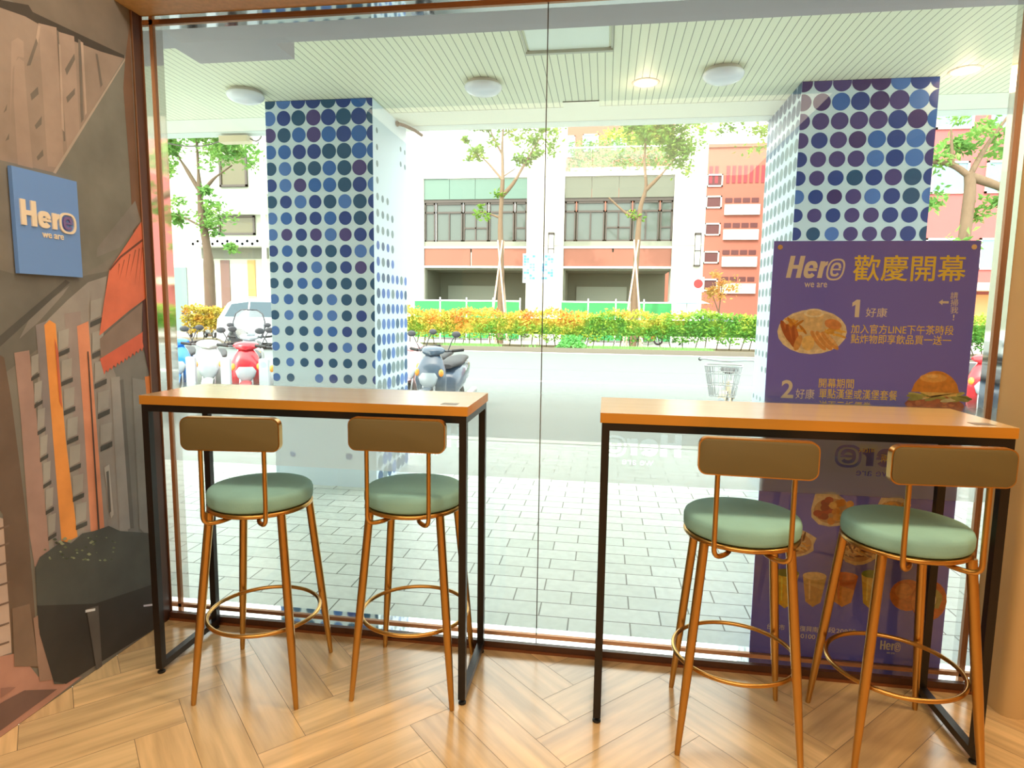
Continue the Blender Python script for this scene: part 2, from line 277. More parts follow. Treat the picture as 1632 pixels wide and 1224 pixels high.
MURAL=[(0,(116,107,86),[(1.354,2.175),(2.324,2.594),(2.343,1.834),(2.371,0.525),(2.408,-0.02),(2.263,-0.003),(1.895,0.002),(1.58,-0.012),(1.151,-0.031)]),(1,(146,120,92),[(1.595,2.299),(1.774,2.262),(1.882,2.28),(2.279,2.309),(1.927,1.807),(1.735,1.803),(1.55,1.786)]),(1,(104,88,66),[(1.595,2.299),(1.89,2.375),(2.321,2.554),(2.325,2.4),(2.283,2.317),(1.884,2.3)]),(2,(48,40,30),[(1.664,2.3),(1.776,2.285),(1.874,2.315),(1.888,2.3),(2.28,2.318),(2.279,2.306),(2.162,2.286),(1.975,2.267),(1.859,2.274),(1.774,2.262),(1.66,2.248)]),(2,(160,130,100),[(1.98,2.279),(2.047,2.291),(2.045,1.94),(1.987,1.862)]),(2,(160,130,100),[(1.906,2.274),(1.976,2.29),(1.969,1.83),(1.904,1.822)]),(2,(160,130,100),[(1.809,2.115),(1.826,2.136),(1.843,2.131),(1.843,2.032),(1.847,1.803),(1.794,1.803),(1.797,1.998)]),(2,(160,130,100),[(1.804,2.176),(1.827,2.197),(1.846,2.193),(1.844,2.143),(1.822,2.139),(1.801,2.093),(1.778,1.917)]),(3,(104,90,70),[(1.851,2.121),(1.895,2.225),(1.905,2.225),(1.865,2.128)]),(3,(104,90,70),[(1.857,2.037),(1.887,2.07),(1.888,2.047),(1.86,2.018)]),(3,(104,90,70),[(1.865,1.942),(1.894,1.98),(1.891,1.953),(1.869,1.931)]),(3,(104,90,70),[(1.864,1.843),(1.889,1.873),(1.89,1.853),(1.867,1.832)]),(3,(104,90,70),[(1.999,2.165),(2.043,2.233),(2.044,2.213),(2.005,2.147)]),(3,(104,90,70),[(1.996,2.072),(2.036,2.116),(2.034,2.095),(2.0,2.055)]),(3,(104,90,70),[(1.758,1.949),(1.773,1.981),(1.769,1.96)]),(3,(104,90,70),[(1.757,1.865),(1.772,1.893),(1.77,1.874)]),(3,(104,90,70),[(2.063,2.289),(2.074,2.289),(2.065,2.02),(2.053,2.004)]),(3,(104,90,70),[(2.138,2.27),(2.147,2.271),(2.162,2.17),(2.152,2.156)]),(3,(104,90,70),[(1.976,2.282),(1.983,2.281),(1.981,1.923),(1.974,1.921)]),(3,(178,146,112),[(1.98,2.239),(1.987,2.238),(1.979,1.953),(1.969,1.961)]),(3,(178,146,112),[(1.904,2.267),(1.913,2.267),(1.899,2.207),(1.893,2.224)]),(3,(178,146,112),[(2.073,2.285),(2.084,2.285),(2.081,2.046),(2.072,2.035)]),(3,(172,148,116),[(2.283,2.31),(2.293,2.316),(1.932,1.804),(1.922,1.806)]),(2,(112,106,84),[(2.286,2.311),(2.295,2.181),(2.326,1.696),(2.23,1.587),(2.013,1.464),(1.996,1.792),(1.927,1.809)]),(3,(108,70,42),[(2.283,2.31),(2.315,2.442),(2.313,2.069),(2.337,1.705),(2.274,1.648),(2.273,1.892),(2.264,2.193)]),(3,(122,112,92),[(2.294,1.777),(2.091,1.574),(2.083,1.539),(2.198,1.584),(2.326,1.704)]),(2,(98,92,74),[(1.63,1.482),(1.758,1.458),(2.004,1.464),(2.135,1.492),(2.081,1.251),(1.945,1.289),(1.679,1.14),(1.597,1.11)]),(3,(128,118,98),[(1.803,1.333),(1.957,1.431),(1.928,1.398),(1.828,1.308),(1.752,1.253)]),(3,(68,64,52),[(1.607,1.222),(1.689,1.266),(1.943,1.45),(1.96,1.442),(1.687,1.233),(1.602,1.166)]),(2,(150,138,116),[(1.822,1.282),(1.947,1.381),(2.039,1.446),(2.128,1.473),(2.08,1.24),(2.208,1.086),(2.33,1.1),(2.314,0.378),(1.755,0.487)]),(2,(118,112,94),[(2.135,1.485),(2.302,1.383),(2.365,1.07),(2.332,0.371),(2.158,0.436),(2.144,1.092),(2.081,1.251)]),(3,(98,74,52),[(1.61,1.259),(1.696,1.197),(1.709,1.056),(1.731,0.615),(1.732,0.144),(1.642,0.208),(1.65,0.706),(1.575,0.847)]),(3,(165,125,100),[(1.731,1.21),(1.784,1.215),(1.796,0.917),(1.802,0.59),(1.803,0.474),(1.744,0.496),(1.734,0.615),(1.736,1.012)]),(3,(132,118,104),[(1.814,1.296),(1.852,1.308),(1.858,0.905),(1.852,0.531),(1.822,0.533),(1.819,0.913)]),(4,(240,142,52),[(1.846,1.296),(1.867,1.312),(1.89,1.299),(1.898,0.897),(1.919,0.536),(1.852,0.531),(1.848,0.907)]),(5,(205,92,52),[(1.881,1.248),(1.892,1.205),(1.891,1.009),(1.883,1.032)]),(3,(150,130,110),[(1.928,1.333),(1.997,1.342),(1.988,0.878),(1.983,0.537),(1.95,0.546),(1.934,1.025)]),(4,(228,136,86),[(1.977,1.289),(2.028,1.306),(2.035,0.893),(2.041,0.517),(1.977,0.532),(1.979,0.972)]),(5,(70,48,34),[(2.013,1.197),(2.019,1.197),(2.017,0.525),(2.009,0.528)]),(4,(156,146,124),[(2.116,1.091),(2.16,1.091),(2.168,0.479),(2.113,0.483)]),(4,(96,90,76),[(2.159,1.076),(2.178,1.079),(2.188,0.472),(2.168,0.479)]),(4,(134,128,108),[(2.224,1.079),(2.299,1.061),(2.285,0.389),(2.218,0.461)]),(4,(222,120,50),[(2.293,1.077),(2.351,1.077),(2.357,0.965),(2.299,0.973)]),(4,(62,58,48),[(1.783,1.125),(1.814,1.138),(1.813,1.126),(1.782,1.113)]),(4,(160,150,126),[(1.789,1.194),(1.817,1.202),(1.81,1.143),(1.784,1.129)]),(4,(62,58,48),[(1.787,1.035),(1.819,1.047),(1.817,1.035),(1.786,1.022)]),(4,(160,150,126),[(1.793,1.105),(1.822,1.112),(1.814,1.052),(1.787,1.039)]),(4,(62,58,48),[(1.791,0.944),(1.823,0.955),(1.822,0.942),(1.79,0.931)]),(4,(160,150,126),[(1.797,1.015),(1.826,1.02),(1.818,0.96),(1.791,0.948)]),(4,(62,58,48),[(1.793,0.852),(1.825,0.862),(1.824,0.849),(1.792,0.839)]),(4,(160,150,126),[(1.799,0.923),(1.828,0.928),(1.82,0.867),(1.793,0.856)]),(4,(62,58,48),[(1.797,0.76),(1.829,0.769),(1.828,0.756),(1.796,0.747)]),(4,(160,150,126),[(1.803,0.832),(1.832,0.836),(1.825,0.774),(1.797,0.764)]),(4,(62,58,48),[(1.799,0.668),(1.831,0.675),(1.83,0.662),(1.798,0.655)]),(4,(160,150,126),[(1.805,0.741),(1.835,0.743),(1.827,0.681),(1.799,0.672)]),(4,(62,58,48),[(1.801,0.577),(1.834,0.583),(1.833,0.57),(1.8,0.564)]),(4,(160,150,126),[(1.807,0.65),(1.837,0.651),(1.829,0.589),(1.802,0.581)]),(4,(62,58,48),[(1.892,1.2),(1.939,1.215),(1.938,1.2),(1.891,1.185)]),(4,(160,150,126),[(1.898,1.273),(1.942,1.282),(1.934,1.22),(1.892,1.205)]),(4,(62,58,48),[(1.896,1.098),(1.944,1.11),(1.943,1.095),(1.895,1.083)]),(4,(160,150,126),[(1.902,1.171),(1.947,1.179),(1.939,1.115),(1.897,1.102)]),(4,(62,58,48),[(1.898,0.997),(1.946,1.007),(1.945,0.991),(1.897,0.981)]),(4,(160,150,126),[(1.904,1.071),(1.949,1.076),(1.941,1.012),(1.899,1.001)]),(4,(62,58,48),[(1.902,0.891),(1.951,0.9),(1.95,0.884),(1.901,0.876)]),(4,(160,150,126),[(1.909,0.966),(1.954,0.969),(1.946,0.905),(1.903,0.896)]),(4,(62,58,48),[(1.905,0.792),(1.954,0.798),(1.952,0.782),(1.904,0.776)]),(4,(160,150,126),[(1.911,0.867),(1.957,0.868),(1.949,0.804),(1.905,0.796)]),(4,(62,58,48),[(1.909,0.683),(1.959,0.687),(1.957,0.671),(1.908,0.667)]),(4,(160,150,126),[(1.915,0.759),(1.961,0.758),(1.953,0.693),(1.91,0.688)]),(4,(62,58,48),[(1.914,0.578),(1.964,0.579),(1.963,0.563),(1.913,0.562)]),(4,(160,150,126),[(1.92,0.654),(1.967,0.651),(1.959,0.586),(1.914,0.582)]),(4,(62,58,48),[(2.036,1.301),(2.092,1.321),(2.091,1.302),(2.034,1.283)]),(4,(160,150,126),[(2.042,1.378),(2.095,1.392),(2.086,1.326),(2.036,1.306)]),(4,(62,58,48),[(2.035,1.187),(2.092,1.204),(2.09,1.185),(2.034,1.168)]),(4,(160,150,126),[(2.041,1.264),(2.094,1.275),(2.086,1.209),(2.035,1.191)]),(4,(62,58,48),[(2.038,1.075),(2.095,1.09),(2.093,1.071),(2.036,1.057)]),(4,(160,150,126),[(2.044,1.154),(2.097,1.162),(2.089,1.096),(2.038,1.08)]),(4,(62,58,48),[(2.043,0.962),(2.101,0.974),(2.099,0.955),(2.042,0.943)]),(4,(160,150,126),[(2.049,1.041),(2.103,1.047),(2.095,0.98),(2.043,0.967)]),(4,(62,58,48),[(2.045,0.838),(2.103,0.848),(2.102,0.828),(2.044,0.819)]),(4,(160,150,126),[(2.051,0.918),(2.106,0.921),(2.098,0.854),(2.045,0.843)]),(5,(190,178,150),[(2.056,0.756),(2.081,0.762),(2.087,0.563),(2.074,0.552)]),(6,(90,84,70),[(2.064,0.737),(2.076,0.739),(2.076,0.579),(2.066,0.574)]),(5,(226,102,60),[(2.336,1.7),(2.397,1.647),(2.404,1.395),(2.309,1.388),(2.228,1.345),(2.072,1.252),(2.105,1.379),(2.139,1.497),(2.196,1.56)]),(6,(196,76,34),[(2.331,1.627),(2.397,1.602),(2.404,1.395),(2.313,1.388)]),(7,(96,44,26),[(2.139,1.499),(2.196,1.553),(2.331,1.632),(2.398,1.612),(2.397,1.604),(2.33,1.622),(2.201,1.547),(2.141,1.493)]),(8,(140,62,34),[(2.276,1.585),(2.282,1.585),(2.24,1.479)]),(8,(140,62,34),[(2.297,1.592),(2.303,1.592),(2.264,1.444)]),(8,(140,62,34),[(2.315,1.598),(2.32,1.599),(2.283,1.427)]),(8,(140,62,34),[(2.245,1.565),(2.25,1.565),(2.216,1.466)]),(8,(140,62,34),[(2.214,1.54),(2.219,1.541),(2.183,1.457)]),(8,(140,62,34),[(2.353,1.597),(2.359,1.598),(2.381,1.462)]),(8,(140,62,34),[(2.187,1.524),(2.192,1.524),(2.179,1.476)]),(5,(132,106,82),[(2.074,1.24),(2.144,1.285),(2.302,1.378),(2.284,1.244),(2.202,1.215),(2.072,1.147)]),(6,(218,88,52),[(2.068,1.166),(2.169,1.207),(2.289,1.257),(2.367,1.291),(2.38,1.214),(2.362,1.228),(2.349,1.208),(2.339,1.219),(2.327,1.199),(2.317,1.211),(2.305,1.191),(2.295,1.202),(2.283,1.182),(2.274,1.194),(2.262,1.174),(2.253,1.185),(2.241,1.166),(2.232,1.177),(2.22,1.158),(2.211,1.169),(2.2,1.15),(2.191,1.161),(2.18,1.142),(2.171,1.153),(2.16,1.135),(2.151,1.146),(2.141,1.127),(2.132,1.138),(2.121,1.12),(2.113,1.13),(2.102,1.112),(2.094,1.123),(2.084,1.105)]),(7,(66,28,22),[(2.302,1.383),(2.408,1.395),(2.41,1.066),(2.321,1.075),(2.29,1.219)]),(6,(66,66,54),[(1.744,0.492),(1.763,0.521),(1.817,0.535),(1.854,0.544),(1.888,0.522),(1.938,0.541),(1.994,0.531),(2.06,0.527),(2.113,0.488),(2.301,0.41),(2.333,0.004),(2.263,-0.003),(1.817,0.034),(1.781,0.056),(1.739,0.285)]),(7,(40,35,28),[(1.74,0.362),(1.973,0.257),(2.285,0.196),(2.301,-0.009),(1.827,0.028),(1.779,0.067),(1.741,0.261)]),(8,(150,150,100),[(1.837,0.512),(1.844,0.513),(1.849,0.506),(1.843,0.506)]),(8,(150,150,100),[(1.958,0.517),(1.963,0.518),(1.967,0.513),(1.962,0.513)]),(8,(150,150,100),[(1.842,0.539),(1.852,0.541),(1.862,0.53),(1.851,0.53)]),(8,(122,124,78),[(1.926,0.482),(1.933,0.483),(1.939,0.476),(1.932,0.476)]),(8,(150,150,100),[(1.835,0.548),(1.845,0.55),(1.854,0.54),(1.844,0.54)]),(8,(96,100,58),[(1.99,0.448),(1.995,0.449),(2.0,0.444),(1.995,0.444)]),(8,(150,150,100),[(1.856,0.552),(1.866,0.555),(1.874,0.545),(1.865,0.544)]),(8,(150,150,100),[(1.94,0.442),(1.947,0.443),(1.953,0.436),(1.946,0.436)]),(8,(122,124,78),[(1.88,0.474),(1.887,0.475),(1.894,0.468),(1.887,0.468)]),(8,(122,124,78),[(2.039,0.488),(2.045,0.489),(2.05,0.483),(2.045,0.483)]),(8,(54,60,38),[(1.84,0.5),(1.849,0.502),(1.857,0.492),(1.848,0.492)]),(8,(150,150,100),[(1.887,0.469),(1.895,0.47),(1.902,0.462),(1.894,0.462)]),(8,(96,100,58),[(1.935,0.445),(1.944,0.447),(1.952,0.438),(1.943,0.437)]),(8,(122,124,78),[(2.021,0.406),(2.031,0.408),(2.04,0.398),(2.03,0.398)]),(8,(96,100,58),[(1.976,0.486),(1.984,0.488),(1.992,0.48),(1.983,0.479)]),(8,(54,60,38),[(1.979,0.496),(1.99,0.498),(2.0,0.488),(1.989,0.488)]),(8,(150,150,100),[(1.851,0.551),(1.861,0.553),(1.869,0.544),(1.86,0.543)]),(8,(122,124,78),[(1.794,0.504),(1.8,0.505),(1.806,0.498),(1.8,0.498)]),(8,(96,100,58),[(1.778,0.542),(1.785,0.543),(1.79,0.537),(1.784,0.536)]),(8,(54,60,38),[(1.786,0.523),(1.79,0.524),(1.793,0.519),(1.789,0.519)]),(8,(122,124,78),[(1.927,0.446),(1.933,0.447),(1.939,0.441),(1.933,0.441)]),(8,(96,100,58),[(2.079,0.454),(2.085,0.455),(2.089,0.45),(2.084,0.45)]),(8,(54,60,38),[(2.055,0.396),(2.062,0.397),(2.069,0.39),(2.062,0.39)]),(8,(54,60,38),[(1.815,0.564),(1.825,0.566),(1.833,0.557),(1.824,0.556)]),(8,(150,150,100),[(1.872,0.537),(1.882,0.54),(1.891,0.53),(1.881,0.529)]),(8,(96,100,58),[(1.9,0.493),(1.909,0.495),(1.916,0.486),(1.908,0.486)]),(8,(150,150,100),[(1.947,0.438),(1.955,0.439),(1.962,0.431),(1.954,0.431)]),(8,(150,150,100),[(1.95,0.458),(1.961,0.46),(1.971,0.449),(1.96,0.448)]),(8,(96,100,58),[(2.067,0.437),(2.076,0.439),(2.084,0.43),(2.075,0.43)]),(8,(150,150,100),[(2.001,0.414),(2.008,0.415),(2.014,0.408),(2.008,0.408)]),(8,(54,60,38),[(1.951,0.465),(1.955,0.466),(1.96,0.461),(1.955,0.461)]),(8,(54,60,38),[(1.903,0.477),(1.909,0.479),(1.915,0.472),(1.909,0.472)]),(8,(96,100,58),[(1.994,0.51),(1.999,0.511),(2.003,0.505),(1.999,0.506)]),(8,(54,60,38),[(2.065,0.465),(2.073,0.466),(2.08,0.458),(2.072,0.458)]),(8,(54,60,38),[(1.821,0.55),(1.829,0.552),(1.837,0.543),(1.829,0.542)]),(8,(96,100,58),[(1.854,0.522),(1.863,0.524),(1.871,0.514),(1.862,0.514)]),(8,(122,124,78),[(2.066,0.421),(2.072,0.422),(2.078,0.416),(2.072,0.416)]),(8,(150,150,100),[(1.963,0.496),(1.97,0.497),(1.976,0.49),(1.97,0.49)]),(8,(54,60,38),[(1.962,0.513),(1.97,0.515),(1.978,0.506),(1.969,0.506)]),(8,(122,124,78),[(1.967,0.499),(1.977,0.501),(1.987,0.491),(1.976,0.49)]),(8,(150,150,100),[(1.793,0.509),(1.798,0.51),(1.803,0.505),(1.798,0.504)]),(8,(122,124,78),[(1.847,0.486),(1.851,0.487),(1.855,0.483),(1.851,0.483)]),(8,(54,60,38),[(1.856,0.479),(1.864,0.481),(1.871,0.472),(1.863,0.472)]),(8,(54,60,38),[(1.866,0.476),(1.871,0.477),(1.875,0.472),(1.87,0.472)]),(8,(54,60,38),[(1.941,0.489),(1.949,0.49),(1.956,0.482),(1.948,0.482)]),(8,(150,150,100),[(1.903,0.481),(1.909,0.483),(1.915,0.476),(1.909,0.476)]),(8,(82,72,58),[(1.932,0.257),(1.986,0.243),(1.985,-0.002),(1.958,-0.004)]),(9,(236,226,206),[(1.927,0.255),(1.971,0.24),(1.97,0.231),(1.926,0.245)]),(9,(226,216,198),[(2.211,0.137),(2.268,0.115),(2.267,0.107),(2.211,0.129)]),(2,(196,164,132),[(1.532,0.783),(1.641,0.699),(1.665,0.681),(1.641,0.251),(1.603,0.26),(1.484,0.241)]),(3,(112,86,66),[(1.522,0.672),(1.668,0.667),(1.667,0.661),(1.521,0.662)]),(3,(112,86,66),[(1.517,0.619),(1.663,0.611),(1.662,0.605),(1.517,0.61)]),(3,(112,86,66),[(1.513,0.564),(1.658,0.551),(1.657,0.545),(1.512,0.554)]),(3,(112,86,66),[(1.507,0.504),(1.652,0.486),(1.652,0.48),(1.507,0.494)]),(3,(112,86,66),[(1.502,0.444),(1.647,0.422),(1.646,0.416),(1.501,0.435)]),(3,(112,86,66),[(1.497,0.382),(1.641,0.355),(1.641,0.349),(1.496,0.373)]),(3,(112,86,66),[(1.492,0.326),(1.636,0.294),(1.635,0.288),(1.491,0.316)]),(4,(120,92,66),[(1.653,0.394),(1.714,0.381),(1.728,0.153),(1.645,0.201)]),(4,(150,112,84),[(1.723,0.326),(1.742,0.328),(1.779,0.127),(1.814,0.059),(1.728,0.098)]),(3,(182,124,94),[(1.483,0.222),(1.603,0.26),(1.666,0.237),(1.725,0.118),(1.808,0.049),(1.896,0.014),(1.715,-0.004),(1.581,-0.006),(1.462,-0.015)]),(5,(108,76,60),[(1.47,0.08),(1.591,0.111),(1.672,0.102),(1.791,0.031),(1.717,0.028),(1.583,0.023),(1.465,0.023)]),(6,(150,100,78),[(1.595,0.159),(1.644,0.131),(1.592,0.127)])]
# ---------------------------------------------------------------- materials
wood_trim = mat('wood_trim', (216, 172, 112), .45, noise=.25, nscale=6, stretch=(8, 8, .8))
wood_dark = mat('wood_dark', (74, 42, 24), .4, noise=.3, nscale=6, stretch=(8, 8, .8))
sill_wood = mat('sill_wood', (120, 66, 30), .4, noise=.2, nscale=5, stretch=(.8, 8, 8))
paint_cream = mat('paint_cream', (205, 176, 128), .6, noise=.04)
paint_wall = mat('paint_wall', (196, 160, 110), .7)
ceil_paint = mat('ceiling_paint', (225, 215, 200), .8)
steel_mirror = mat('polished_steel', (225, 225, 222), .04, 1.0)
bronze = mat('bronze', (164, 122, 92), .4, .8)
sealant = mat('sealant', (70, 68, 60), .5)
gold = mat('brushed_gold', (196, 152, 86), .3, 1.0, noise=.08, nscale=3)
black_metal = mat('black_powder_coat', (24, 18, 17), .38, 0.2)
rubber = mat('black_rubber', (14, 13, 13), .6)
laminate = mat('oak_laminate', (216, 184, 136), .26, coat=.8, noise=.10, nscale=3.0, stretch=(.7, 10, 10), spec=.6)
laminate.node_tree.nodes['Principled BSDF'].inputs['Coat Roughness'].default_value = .22
laminate_edge = mat('oak_edge_band', (204, 140, 44), .45, noise=.08, nscale=3, stretch=(.7, 10, 10))
velvet = mat('sage_velvet', (140, 190, 188), .85, noise=.10, nscale=7, bump=.05, bscale=120)
velvet_back = mat('shaded_velvet', (104, 92, 56), .6, noise=.04, nscale=6)  # rear of the backrest: same sage velvet, its backlit shade put into the colour
white_print = mat('white_print', (236, 228, 214), .5)
yellow_print = mat('yellow_print', (250, 222, 80), .5)
blue_panel = mat('blue_panel', (108, 156, 236), .5)
purple_print = mat('indigo_print', (120, 104, 170), .5)
navy_print = mat('navy_print', (112, 114, 236), .32, noise=.05, nscale=2)
# glass: thin clear pane, reflection by fresnel
glass = bpy.data.materials.new('clear_glass'); glass.use_nodes = True
t = glass.node_tree; t.nodes.clear(); go = t.nodes.new('ShaderNodeOutputMaterial'); gm = t.nodes.new('ShaderNodeMixShader')
gt = t.nodes.new('ShaderNodeBsdfTransparent'); gg = t.nodes.new('ShaderNodeBsdfGlossy'); gf = t.nodes.new('ShaderNodeFresnel')
gf.inputs[0].default_value = 1.42; gg.inputs['Roughness'].default_value = 0.0; gt.inputs[0].default_value = (.985, .995, .985, 1)
t.links.new(gf.outputs[0], gm.inputs[0]); t.links.new(gt.outputs[0], gm.inputs[1]); t.links.new(gg.outputs[0], gm.inputs[2]); t.links.new(gm.outputs[0], go.inputs[0])
# frosted film: white translucent print that fades out towards its top edge
film_m = bpy.data.materials.new('frosted_film'); film_m.use_nodes = True
t = film_m.node_tree; t.nodes.clear(); fo = t.nodes.new('ShaderNodeOutputMaterial'); fm = t.nodes.new('ShaderNodeMixShader'); fs = t.nodes.new('ShaderNodeMixShader')
ft = t.nodes.new('ShaderNodeBsdfTransparent'); fd = t.nodes.new('ShaderNodeBsdfDiffuse'); fl = t.nodes.new('ShaderNodeBsdfTranslucent')
fd.inputs[0].default_value = (.8, .85, .82, 1); fl.inputs[0].default_value = (.95, .99, .96, 1); fs.inputs[0].default_value = .78
ge = t.nodes.new('ShaderNodeNewGeometry'); sp = t.nodes.new('ShaderNodeSeparateXYZ'); mr = t.nodes.new('ShaderNodeMapRange')
t.links.new(ge.outputs['Position'], sp.inputs[0]); t.links.new(sp.outputs[2], mr.inputs[0])
mr.inputs[1].default_value = .97; mr.inputs[2].default_value = 1.10; mr.inputs[3].default_value = .62; mr.inputs[4].default_value = 0.0; mr.interpolation_type = 'SMOOTHSTEP'
t.links.new(fd.outputs[0], fs.inputs[1]); t.links.new(fl.outputs[0], fs.inputs[2])
t.links.new(mr.outputs[0], fm.inputs[0]); t.links.new(ft.outputs[0], fm.inputs[1]); t.links.new(fs.outputs[0], fm.inputs[2]); t.links.new(fm.outputs[0], fo.inputs[0])
# ---------------------------------------------------------------- room shell
def struct(name, mb, m, parent=None, **k):
    o = mb.build(name, m, parent, **k); o['kind'] = 'structure'; return o
def clip(poly, x0, x1, y0, y1):
    for ax, lim, sg in ((0, x0, 1), (0, x1, -1), (1, y0, 1), (1, y1, -1)):
        out = []
        for i in range(len(poly)):
            a, b = poly[i], poly[(i + 1) % len(poly)]
            ia, ib = sg * (a[ax] - lim) >= 0, sg * (b[ax] - lim) >= 0
            if ia: out.append(a)
            if ia != ib:
                k = (lim - a[ax]) / (b[ax] - a[ax]); out.append((a[0] + k*(b[0]-a[0]), a[1] + k*(b[1]-a[1])))
        poly = out
        if not poly: return []
    return poly
def herringbone():
    mb = MB(); W, n = .148, 4; g = .0007; c45 = math.sqrt(.5); grain = []
    mb.box(-1.855, 2.6, -3.2, 2.37, -.05, -.0012, 1, (0,0,0,1)); grain += [[(0,0,0)]*4]*6
    rr = random.Random(11)
    for k in range(-40, 60):
        for j in range(-12, 14):
            bx, by = k + n*j, k - n*j
            for (x0, y0, x1, y1, hz) in ((bx, by, bx + n, by + 1, 1), (bx, by + 1, bx + 1, by + n + 1, 0)):
                q = [(x0*W+g, y0*W+g), (x1*W-g, y0*W+g), (x1*W-g, y1*W-g), (x0*W+g, y1*W-g)]
                q = [(a, b + .104) for a, b in q]
                P = [((a - b)*c45, (a + b)*c45) for a, b in q]
                if max(p[0] for p in P) < -1.86 or min(p[0] for p in P) > 2.6 or max(p[1] for p in P) < -3.2 or min(p[1] for p in P) > 2.37: continue
                P = clip(P, -1.855, 2.6, -3.2, 2.37)
                if len(P) < 3: continue
                v = rr.uniform(.86, 1.12); w = rr.uniform(-.03, .03)
                base = rgb(214, 182, 136)
                mb.poly([(a, b, 0.0) for a, b in P], 0, (base[0]*v*(1+w), base[1]*v, base[2]*v*(1-w), 1)); sd = rr.uniform(0, 60)
                gr = []
                for a, b in P:
                    uu, vv = (a + b)*c45, (b - a)*c45
                    gr.append((uu, vv, sd) if hz else (vv, uu, sd))
                grain.append(gr)
    fm_ = attr_mat('oak_planks', rough=.19, noise=.24, nscale=1.0, spec=.75, grain=(2.2, 26, 1))
    o = mb.build('floor', [fm_, sealant], smooth=False, paint=True); o['kind'] = 'structure'
    at = o.data.attributes.new('grain', 'FLOAT_VECTOR', 'CORNER'); flat = []
    for p, gr in zip(o.data.polygons, grain):
        for q in gr: flat += list(q)
    at.data.foreach_set('vector', flat)
herringbone()
struct('wall_left', MB().box(-2.0, -1.855, -3.2, 2.37, 0, 3.0), mat('mural_backing', (112, 100, 78), .7), smooth=False)
struct('wall_back', MB().box(-2.0, 2.75, -3.35, -3.2, 0, 3.0), paint_wall, smooth=False)
struct('wall_right', MB().box(2.6, 2.75, -3.2, 2.23, 0, 3.0), paint_wall, smooth=False)
struct('ceiling', MB().box(-2.0, 2.75, -3.35, 2.37, 2.9, 3.0), ceil_paint, smooth=False)
pier = [(1.362, 2.372), (1.383, 2.30), (1.388, 2.26), (1.394, 2.24), (1.408, 2.227), (1.43, 2.222), (2.75, 2.222), (2.75, 2.44), (1.362, 2.44)]
struct('wall_front', MB().prism(pier, 0.0, 2.9, 'z'), paint_cream, ang=60)
struct('trim_1', MB().box(-1.855, 1.43, 2.24, 2.4905, 2.5005, 2.9), wood_trim, smooth=False)     # lintel over the window
struct('trim_2', MB().box(-1.855, -1.8495, 2.322, 2.372, 0.0, 2.5).box(-1.855, -1.848, 2.3195, 2.3235, 0.0, 2.5, 1).box(-1.855, -1.8445, 2.3705, 2.3735, 0.03, 2.5, 1), [wood_dark, bronze], smooth=False)
struct('wall_outer', MB().box(-5.5, -1.848, 2.376, 2.4905, -.05, 3.4).box(1.364, 4.8, 2.4402, 2.4905, -.05, 3.4).box(-1.848, 1.364, 2.505, 2.55, 2.76, 3.4), mat('outer_plaster', (200, 196, 190), .7), smooth=False)
# ---------------------------------------------------------------- window
GX0, GX1, GZ0, GZ1 = -1.845, 1.360, .035, 2.498
win = thing('window_1', None, None); win['kind'] = 'structure'
struct('sill', MB().box(GX0, GX1, 2.355, 2.374, 0, GZ0).box(GX0, GX1, 2.350, 2.3555, 0, .010, 1), [wood_dark, sill_wood], win, smooth=False)
rv = MB()
rv.box(GX0, GX1, 2.374, 2.49, GZ0 - .03, GZ0).box(GX0, GX1, 2.374, 2.49, GZ1, GZ1 + .002).box(GX0 - .002, GX0, 2.374, 2.49, GZ0, GZ1).box(GX1, GX1 + .002, 2.374, 2.49, GZ0, GZ1)
struct('reveal', rv, steel_mirror, win, smooth=False)
ch = MB(); a, b = 2.421, 2.437
ch.box(GX0, GX1, a, b, GZ0, GZ0 + .008).box(GX0, GX1, a, b, GZ1 - .010, GZ1).box(GX0, GX0 + .008, a, b, GZ0, GZ1).box(GX1 - .010, GX1, a, b, GZ0, GZ1)
struct('glazing_channel', ch, bronze, win, smooth=False)
struct('pane', MB().box(GX0 + .004, -.2415, 2.427, 2.432, GZ0 + .004, GZ1 - .005), glass, win, smooth=False)
struct('pane', MB().box(-.2385, GX1 - .005, 2.427, 2.432, GZ0 + .004, GZ1 - .005), glass, win, smooth=False)
struct('sealant_joint', MB().box(-.2418, -.2382, 2.4262, 2.4328, GZ0 + .008, GZ1 - .01), sealant, win, smooth=False)
